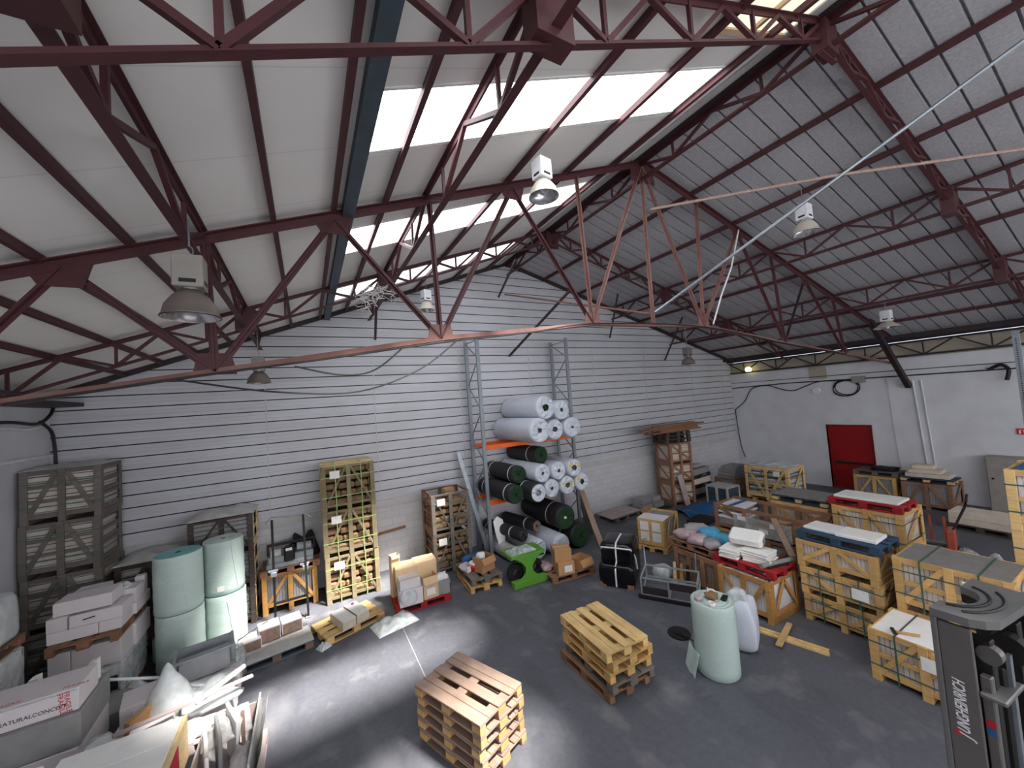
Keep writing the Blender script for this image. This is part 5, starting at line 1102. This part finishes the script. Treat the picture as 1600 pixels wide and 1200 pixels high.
# stack AA
for i in range(3):
    crate('yellow crate of pale tiles, %s of the stack of three under the dark blue pallet' % ('bottom', 'middle', 'top')[i], (8.44, 3.31+.02*i, .482*i), R(-90+(0, .5, -.8)[i]), 1.16, .96, .48, 'wood_yellow', 'tile_beige', ('N', 'Z', 'A')[i], 'A', 1, .08, vstrap='strap_green' if i < 2 else None, strap='strap_green' if i < 2 else None, paper=(0, 1, 0)[i], group='crates under the dark blue pallet')
pallet('blue', (8.42, 3.33, 1.45), R(90), 'dark blue pallet carrying two white slabs', 'blue pallets on the crates')
slab('greyish white slab on the dark blue pallet, the farther one', (8.42, 3.6, 1.596), R(88), .56, .46, .05, 'tile_white', 'slab', 'stone_slab', 'slabs on the dark blue pallet')
slab('bright white slab on the dark blue pallet, the nearer one', (8.4, 3.1, 1.596), R(92), .56, .5, .06, 'white', 'slab', 'stone_slab', 'slabs on the dark blue pallet')
# stack BB
crate('yellow crate with pale slabs under the red pallet with the white packaging', (7.73, 4.58, 0), R(-90), 1.02, .98, .76, 'wood_orange', 'tile_white', 'V', 'A', 1, .09, group='crates under the packaging', wood2='wood_orange')
crate('older brown crate under the red pallet, on the side of the grey cart', (7.8, 5.68, 0), R(-90), 1.1, .9, .76, 'wood_brown', 'stone_brown', '', 'N', 2, .12, group='crates under the packaging')
pallet('red', (7.78, 4.66, .762), R(90), 'red pallet carrying white packaging and grey tubes', 'red pallets on the crates')
pallet('brown', (7.85, 5.86, .762), R(90), 'brown pallet carrying the plastic bags', 'pallets carrying goods')
g = 'white packaging on the red pallet'
for i, (x, y, L, W, n, lb) in enumerate(((7.6, 4.95, .42, .36, 4, 'the pile nearer the bags'), (7.75, 4.5, .42, .5, 5, 'the pile nearer the three-crate stack'))):
    for k in range(n):
        slab('white packaging sheet in %s, layer %d from the bottom' % (lb, k+1), (x+random.uniform(-.02, .02), y+random.uniform(-.02, .02), .908+.045*k), R(random.uniform(-6, 6)+8), L, W, .04, 'foam', 'packaging', 'packaging_sheet', g)
t = thing('foam_block', 'large white rounded polystyrene block leaning on top of the packaging piles', 'foam', (7.78, 4.74, 1.16), R(-75))
obj('block', MB().fbox(Matrix.Translation((0, 0, .13)) @ Matrix.Rotation(R(20), 4, 'X'), .6, .36, .2, .05), 'foam', t); obj('notch', MB().fbox(Matrix.Translation((.3, 0, .12)) @ Matrix.Rotation(R(20), 4, 'X'), .04, .16, .1, .02), 'tile_grey', t)
tag(obj('tube', MB().cyl((7.42, 4.3, .95), (8.15, 4.12, .95), .045, 14), 'tile_grey'), 'grey cardboard tube on the red pallet beside the packaging, lower one', 'tube', 'tubes on the red pallet')
tag(obj('tube', MB().cyl((7.5, 4.22, .92), (8.0, 4.1, .92), .022, 10), 'black'), 'thin black tube on the red pallet corner', 'tube', 'tubes on the red pallet')
g = 'plastic bags on the brown pallet'
for i, (x, y, z, sx, sy, sz, mt, lb) in enumerate(((7.7, 6.1, .908, .2, .24, .1, 'pink_bag', 'pinkish bag at the far end of the brown pallet'), (7.62, 5.75, .908, .2, .2, .1, 'pink_bag', 'pinkish bag in the middle front of the brown pallet'), (8.05, 6.1, .908, .2, .26, .13, 'grey_bag', 'grey bag at the back of the brown pallet'), (7.62, 5.42, .908, .2, .16, .09, 'grey_bag', 'grey bag next to the white packaging'), (8.0, 5.7, .908, .2, .2, .14, 'cyan_bag', 'bright blue bag in the middle of the brown pallet'), (7.98, 5.36, .908, .18, .14, .12, 'cyan_bag', 'pale blue bag next to the white packaging'))):
    sack(lb, (x, y, z), R(20*i), sx, sy, sz, mt, 80+i, g)
# grey cart with rubbish
t = thing('steel_cart', 'grey steel frame cart on the floor between the black bundle and the bubble wrap', 'cart', (6.72, 5.85, 0), R(-58))
fr = MB()
for p, q in (((-.55, -.3, .06), (.55, -.3, .06)), ((-.55, .3, .2), (.55, .3, .2)), ((-.55, -.3, .06), (-.55, .3, .2)), ((.55, -.3, .06), (.55, .3, .2)), ((0, -.3, .06), (0, .3, .2)), ((-.55, -.3, .06), (-.55, -.3, .42)), ((.55, -.3, .06), (.55, -.3, .42)), ((0, -.3, .06), (0, -.3, .42)), ((-.55, -.3, .42), (.55, -.3, .42)), ((-.55, -.3, .42), (-.55, .3, .45)), ((.55, -.3, .42), (.55, .3, .45)), ((-.55, .3, .2), (-.55, .3, .45)), ((.55, .3, .2), (.55, .3, .45)), ((-.55, .3, .45), (.55, .3, .45))): fr.beam(p, q, .03, .03)
obj('frame', fr, 'machine_grey', t); obj('base_bar', MB().box(-.62, .62, -.36, -.28, 0, .07), 'black', t)
obj('mesh_panel', MB().box(-.53, -.02, -.31, -.29, .1, .24).box(.02, .53, -.31, -.29, .26, .4), 'steel_dark', t)
obj('handle', MB().tube([(-.55, .3, .45), (-.6, .5, .75), (-.6, .52, .95), (-.52, .5, .97)], .014), 'galv', t); obj('handle', MB().tube([(.5, .3, .45), (.5, .42, .8)], .014), 'galv', t)
g = 'rubbish around the grey cart'
sack('clear film heap behind the grey cart', (7.24, 6.5, 0), .3, .18, .2, .14, 'film_bag', 91, g); 
for i, (x, y, mt, lb) in enumerate(((7.16, 6.1, 'wood_blond', 'pale bottle shaped offcut standing behind the grey cart'), (7.2, 5.95, 'wood_orange', 'orange offcut standing behind the grey cart'), (7.22, 5.8, 'black', 'black offcut standing behind the grey cart'))):
    tag(obj('offcut', MB().cyl((x, y, 0), (x+.03, y, .5), .05, 10, .03), mt), lb, 'offcut', g)
plank('grey strip lying behind the grey cart', (7.1, 5.2, .015), (7.24, 6.3, .015), .08, .03, 'galv', None, 'metal_strip', 'strip')
sheet('torn clear film on the floor at the end of the grey cart', (7.05, 4.95, 0), R(30), .4, .5, crumple(93, .1), 'film')
# bubble wrap roll with tools
bubble('pale green bubble wrap roll with tools on top, standing alone on the floor', (5.46, 3.98, 0), .31, 1.08, .4, 'bubble')
o = thing('tape_roll', 'white tape roll on top of the lone bubble wrap roll, near its edge', 'tape', (5.28, 3.86, 1.09)); obj('tape_ring', MB().lathe([(.03, 0), (.055, 0), (.055, .045), (.03, .045)], 18, close=True), 'white', o, True)
o = thing('tape_roll', 'white tape roll at the far side of the lone bubble wrap roll top', 'tape', (5.6, 4.08, 1.09)); obj('tape_ring', MB().lathe([(.03, 0), (.055, 0), (.055, .045), (.03, .045)], 18, close=True), 'white', o, True)
o = thing('tape_roll', 'pinkish tape roll beside the white one on the lone bubble wrap roll', 'tape', (5.27, 4.08, 1.09)); obj('tape_ring', MB().lathe([(.03, 0), (.055, 0), (.055, .06), (.03, .06)], 18, close=True), 'pink_bag', o, True)
sack('dark green bundle of string on the lone bubble wrap roll', (5.46, 3.98, 1.088), 0, .09, .08, .05, 'stone_mix', 97, None, 'string_bundle', 'string')
slab('black phone shaped box on the lone bubble wrap roll', (5.6, 3.86, 1.088), R(20), .16, .08, .03, 'black', 'box', 'tool_box')
tag(obj('marker_pen', MB().cyl((5.44, 4.02, 1.13), (5.45, 4.03, 1.24), .012, 8), 'white'), 'white pen standing in the string bundle', 'pen')
t = thing('bubble_bag', 'clear bag of bubble wrap standing behind the lone bubble wrap roll', 'bag', (6.3, 4.08, 0), R(20))
obj('bag', MB().blob(Matrix.Identity(4), .27, .25, .42, 13, 24, 12, .04, .5), 'roll_film', t, True); obj('bag_neck', MB().blob(Matrix.Translation((-.05, 0, .78)), .14, .12, .09, 14, amp=.25), 'film_bag', t, True)
sheet('loose end of bubble wrap trailing from the lone roll', (5.1, 4.16, 0), R(-30), .1, .34, lambda u, v: .02+.34*u+.02*math.sin(8*v), 'bubble', 'bubble_wrap_end', 'bubble wrap')
tag(obj('cable_reel', MB().lathe([(.001, .05), (.05, .05), (.05, .03), (.19, .03), (.2, .015), (.19, 0), (.001, 0)], 26), 'rubber'), 'flat black disc on the floor beside the lone bubble wrap roll', 'disc').location = (5.73, 4.9, 0)
cab([(5.62, 4.95, .06), (5.7, 4.7, .05), (5.65, 4.45, .08), (5.5, 4.35, .3)], .01, 'black cord from the flat black disc')
o = thing('tape_roll', 'tape roll on the floor beside the crossed planks', 'tape', (6.75, 4.3, 0)); obj('tape_ring', MB().lathe([(.04, 0), (.075, 0), (.075, .05), (.04, .05)], 18, close=True), 'tape', o, True)
plank('pale plank on the floor under the short one, farther of two side by side', (6.98, 4.2, .015), (7.23, 3.25, .015), .07, .03, 'wood_fresh', 'crossed planks')
plank('pale plank on the floor under the short one, nearer of two side by side', (6.88, 4.18, .02), (7.13, 3.2, .02), .07, .04, 'wood_fresh', 'crossed planks')
plank('short pale plank lying across the two planks on the floor', (6.68, 3.72, .055), (7.46, 3.92, .055), .09, .03, 'wood_fresh', 'crossed planks')
# ---------------------------------------------------------------- right front crates
crate('yellow crate of white tiles on the floor beside the forklift mast, with papers on top', (7.53, 2.1, 0), R(-90), 1.14, .9, .72, 'wood_yellow', 'tile_beige', 'A', 'N', 1, .08, strap='strap_green', vstrap='strap_green', paper=.3, group='crates beside the mast', cover='white', midrail=True)
o = thing('hammer', 'hammer with a wooden handle lying on the tile crate beside the mast', 'hammer', (7.2, 2.4, .73), R(-60)); obj('handle', MB().beam((0, 0, .015), (.26, 0, .015), .025, .02), 'wood_orange', o); obj('head', MB().box(-.03, .01, -.07, .07, 0, .035, .005), 'steel_dark', o)
crate('yellow crate on the floor under the slate topped crate', (8.47, 2.0, 0), R(-90), 1.2, .95, .74, 'wood_yellow', 'tile_beige', 'A', 'N', 1, .08, strap='strap_green', group='crates beside the mast')
crate('yellow crate of tiles with a grey slate top, on another crate behind the mast', (8.47, 2.0, .742), R(-90), 1.2, .95, .79, 'wood_yellow', 'tile_beige', 'N', 'N', 1, .09, strap='strap_green', vstrap='strap_green', paper=.8, group='crates beside the mast', cover='slate_top', midrail=True)
zt = 0
for i, h in enumerate((.99, .99, .89)):
    crate('light yellow crate, %s of the tall stack by the fire sign' % ('bottom', 'middle', 'top')[i], (9.5, 1.0, zt), R(-90), 1.1, 1.0, h-.003, 'wood_fresh', 'tile_white', 'N', 'H', 1, .09, strap='strap_green', group='tall stack at the photo edge', midrail=True, wood2='wood_fresh', lid=None); zt += h
slab('blue and white sheet on the tall stack at the edge of the photo', (9.5, 1.0, zt), R(-90), .9, .8, .02, 'blue_plastic', 'sheet', 'plastic_sheet')
crate('yellow crate with a white cover and red straps behind the mast', (7.55, .75, 0), R(-90), 1.2, .95, .8, 'wood_yellow', 'tile_white', 'A', 'N', 1, .08, strap='red_plastic', group='crates beside the mast', cover='white')
slab('white slab pile on the crate behind the mast', (7.5, .75, .803), R(-88), .9, .7, .14, 'white', 'slab', 'slab_block')
# by the door
crate('yellow crate beside the red door carrying a grey pallet', (17.85, 5.85, 0), R(-90), 1.15, 1.0, .86, 'wood_yellow', 'tile_grey', 'A', 'N', 1, .08, group='crates by the red door')
pallet('grey', (17.85, 5.85, .862), R(90), 'grey pallet on the yellow crate beside the red door', 'pallets by the red door')
sack('dark crumpled film on the grey pallet beside the red door', (17.9, 5.7, 1.008), 0, .3, .35, .06, 'rubber', 101, None, 'plastic_film', 'plastic')
slab('small white box on the grey pallet beside the red door', (17.8, 5.9, 1.008), 0, .25, .3, .08, 'tile_white', 'box', 'carton') if False else None
crate('brown crate with a navy pallet and slabs against the white wall right of the door', (17.75, 4.55, 0), R(-90), 1.15, 1.1, .82, 'wood_brown', 'tile_grey', 'A', 'N', 1, .08, group='crates by the red door')
pallet('navy', (17.7, 4.55, .822), R(90), 'navy pallet under the beige slabs against the white wall', 'pallets by the red door')
for i in range(3): slab('beige slab on the navy pallet against the white wall, %s' % ('bottom', 'middle', 'top')[i], (17.75, 4.55+.06*i, .968+.125*i), R(90+3*i), 1.0-.25*i, .7-.12*i, .12, 'tile_beige', 'slab', 'stone_slab', 'beige slabs on the navy pallet')
t = thing('pallet_truck', 'orange and grey pallet truck behind the red pallet near the white wall', 'pallet truck', (13.4, 3.9, 0), R(100))
for y in (-.2, .2): obj('fork', MB().box(-.6, .5, y-.07, y+.07, .08, .14, .01), 'galv', t)
obj('mast', MB().box(-.75, -.6, -.25, .25, .05, .55, .02), 'orange_paint', t); obj('handle', MB().tube([(-.7, 0, .5), (-.95, 0, 1.15), (-.98, -.14, 1.3), (-1.0, 0, 1.42), (-.98, .14, 1.3), (-.95, 0, 1.15)], .025), 'steel_dark', t)
for y in (-.12, .12): obj('wheel', MB().cyl((-.68, y-.03, .09), (-.68, y+.03, .09), .09, 16), 'rubber', t)
for y, lb in ((3.3, 'orange post on the floor near the slab pile, farther one'), (3.05, 'orange post on the floor near the slab pile, nearer one')):
    t = thing('barrier_post', lb, 'post', (14.0, y+.4, 0), 0, 'orange posts'); obj('post', MB().box(-.02, .02, -.02, .02, 0, .7), 'orange_paint', t); obj('foot', MB().box(-.18, .18, -.04, .04, 0, .04), 'orange_paint', t)
pallet('dark', (15.9, 3.15, 0), R(85), 'dark pallet under the beige slab block near the grey cabinet', 'pallets by the red door')
for i in range(2): slab('beige slab block on the dark pallet near the grey cabinet, %s one' % ('lower', 'upper')[i], (15.9, 3.15, .146+.17*i), R(85+2*i), 1.15, .7, .165, 'stone_brown' if False else 'tile_beige', 'slab', 'slab_block', 'beige slab blocks near the cabinet')
sheet('heap of clear film on the floor beside the tall stack at the photo edge', (12.6, 2.6, 0), R(20), 1.2, .9, crumple(105, .4, 2.4), 'film')
plank('grey plank on the floor beside the heap of clear film', (12.0, 2.9, .02), (12.1, 1.6, .02), .15, .04, 'wood_grey')
t = thing('rack_post', 'perforated grey rack upright standing at the edge of the photo', 'rack', (14.0, 1.97, 0))
up_ = obj('upright', MB().box(-.05, .05, -.05, -.035, 0, 5.15).box(-.05, -.035, -.035, .05, 0, 5.15).box(.035, .05, -.035, .05, 0, 5.15), 'rack_grey', t)
m = MB()
for k in range(96): m.box(-.052, -.049, -.012, .012, .2+.05*k, .225+.05*k)
obj('slots', m, 'steel_dark', up_); obj('foot_plate', MB().box(-.1, .1, -.1, .1, 0, .01), 'rack_grey', t)
# ---------------------------------------------------------------- forklift mast
t = thing('forklift_mast', 'grey forklift mast with white lettering at the bottom corner of the photo', 'forklift', (3.55, .72, 0), R(-4))
HT = 2.8
# near channel: wide side plate facing the hall, with a rounded bead along its edge
ch_ = obj('channel', MB().box(-.015, .012, .1, .245, 0, HT-.02, .004), 'mast_grey', t)
obj('channel_edge', MB().box(-.025, .03, .245, .275, 0, HT, .008), 'mast_plate', t)
obj('inner_channel', MB().box(.03, .08, .05, .1, 0, HT-.3, .006), 'mast_grey', t)
obj('inner_channel', MB().box(.085, .15, .05, .2, 0, HT-.1, .006), 'mast_dark', t)
obj('chain_guide', MB().box(.17, .28, .03, .16, 0, HT-.28, .01), 'mast_dark', t)
obj('lift_cylinder', MB().cyl((.36, .1, 0), (.36, .1, HT-.3), .05, 16), 'mast_dark', t)
obj('far_inner_channel', MB().box(.46, .54, .03, .2, 0, HT-.1, .004), 'mast_dark', t)
obj('far_channel', MB().box(.6, .64, .0, .26, 0, HT-.02, .004), 'mast_dark', t)
obj('rear_plate', MB().box(.03, .6, .235, .26, 0, 2.0), 'mast_dark', t)
cap = [(-.03, .22), (-.02, .1), (.02, .04), (.08, .0), (.5, -.02), (.66, .02), (.68, .27), (.5, .27)]
cap += [(.3+.17*math.cos(a), .27-.13*math.sin(a)) for a in [PI*k/10 for k in range(11)]] + [(-.03, .27)]
obj('top_plate', MB().prism(cap, Matrix.Translation((0, 0, HT)), .05), 'mast_plate', t)
obj('cap_rim', MB().prism([(.13, .27), (.13, .25)]+[(.3-.175*math.cos(a), .27-.135*math.sin(a)) for a in [PI*k/10 for k in range(11)]]+[(.47, .25), (.47, .27)]+[(.3+.185*math.cos(a), .27-.145*math.sin(a)) for a in [PI*k/10 for k in range(11)]], Matrix.Translation((0, 0, HT-.06)), .06), 'mast_dark', t)
def arcp(r, a0, a1, z): return [(.3+r*math.cos(a0+(a1-a0)*k/12), .25-r*.72*math.sin(a0+(a1-a0)*k/12), z) for k in range(13)]
obj('hose', MB().tube(arcp(.21, .2, 3.0, HT+.055), .009), 'black', t); obj('hose', MB().tube(arcp(.29, .7, 2.6, HT+.055), .009), 'black', t)
obj('bracket', MB().box(-.005, .3, -.01, .1, HT-.42, HT-.39, .008), 'mast_plate', t)
obj('pulley', MB().cyl((.07, .06, HT-.18), (.13, .06, HT-.18), .055, 18), 'mast_grey', t); obj('pulley', MB().cyl((.32, .05, HT-.22), (.4, .05, HT-.22), .09, 18), 'mast_dark', t)
obj('lamp_bracket', MB().box(.64, .74, -.02, .08, HT-.35, HT-.25, .01), 'mast_plate', t); obj('chain', MB().box(.2, .24, .01, .03, HT-.9, HT-.2), 'galv', t)
def side_text(s, mt, size, y, z, nm, x=-.0165, sx=1.): text(s, mt, size, Matrix(((0, 0, -1, x), (0, 1, 0, y), (1, 0, 0, z), (0, 0, 0, 1))), ch_, nm, .001, .25, sx, .012)
side_text('J', 'ink_white', .082, .149, 2.088, 'white_lettering', sx=.7); side_text('UNGHEINRICH', 'ink_white', .076, .155, 2.115, 'white_lettering', sx=.62)
obj('red_corner', MB().prism([(2.08, .218), (2.125, .218), (2.09, .188)], Matrix(((0, 0, -1, -.0165), (0, 1, 0, 0), (1, 0, 0, 0), (0, 0, 0, 1))), .001), 'ink_red', ch_)
side_text('216', 'ink_white', .07, .135, 1.78, 'white_number'); 
obj('warning_label', MB().box(.0285, .03, .055, .095, 2.2, 2.24), 'ink_red', t); obj('warning_label', MB().box(.0285, .03, .055, .095, 2.15, 2.19), 'blue_plastic', t)
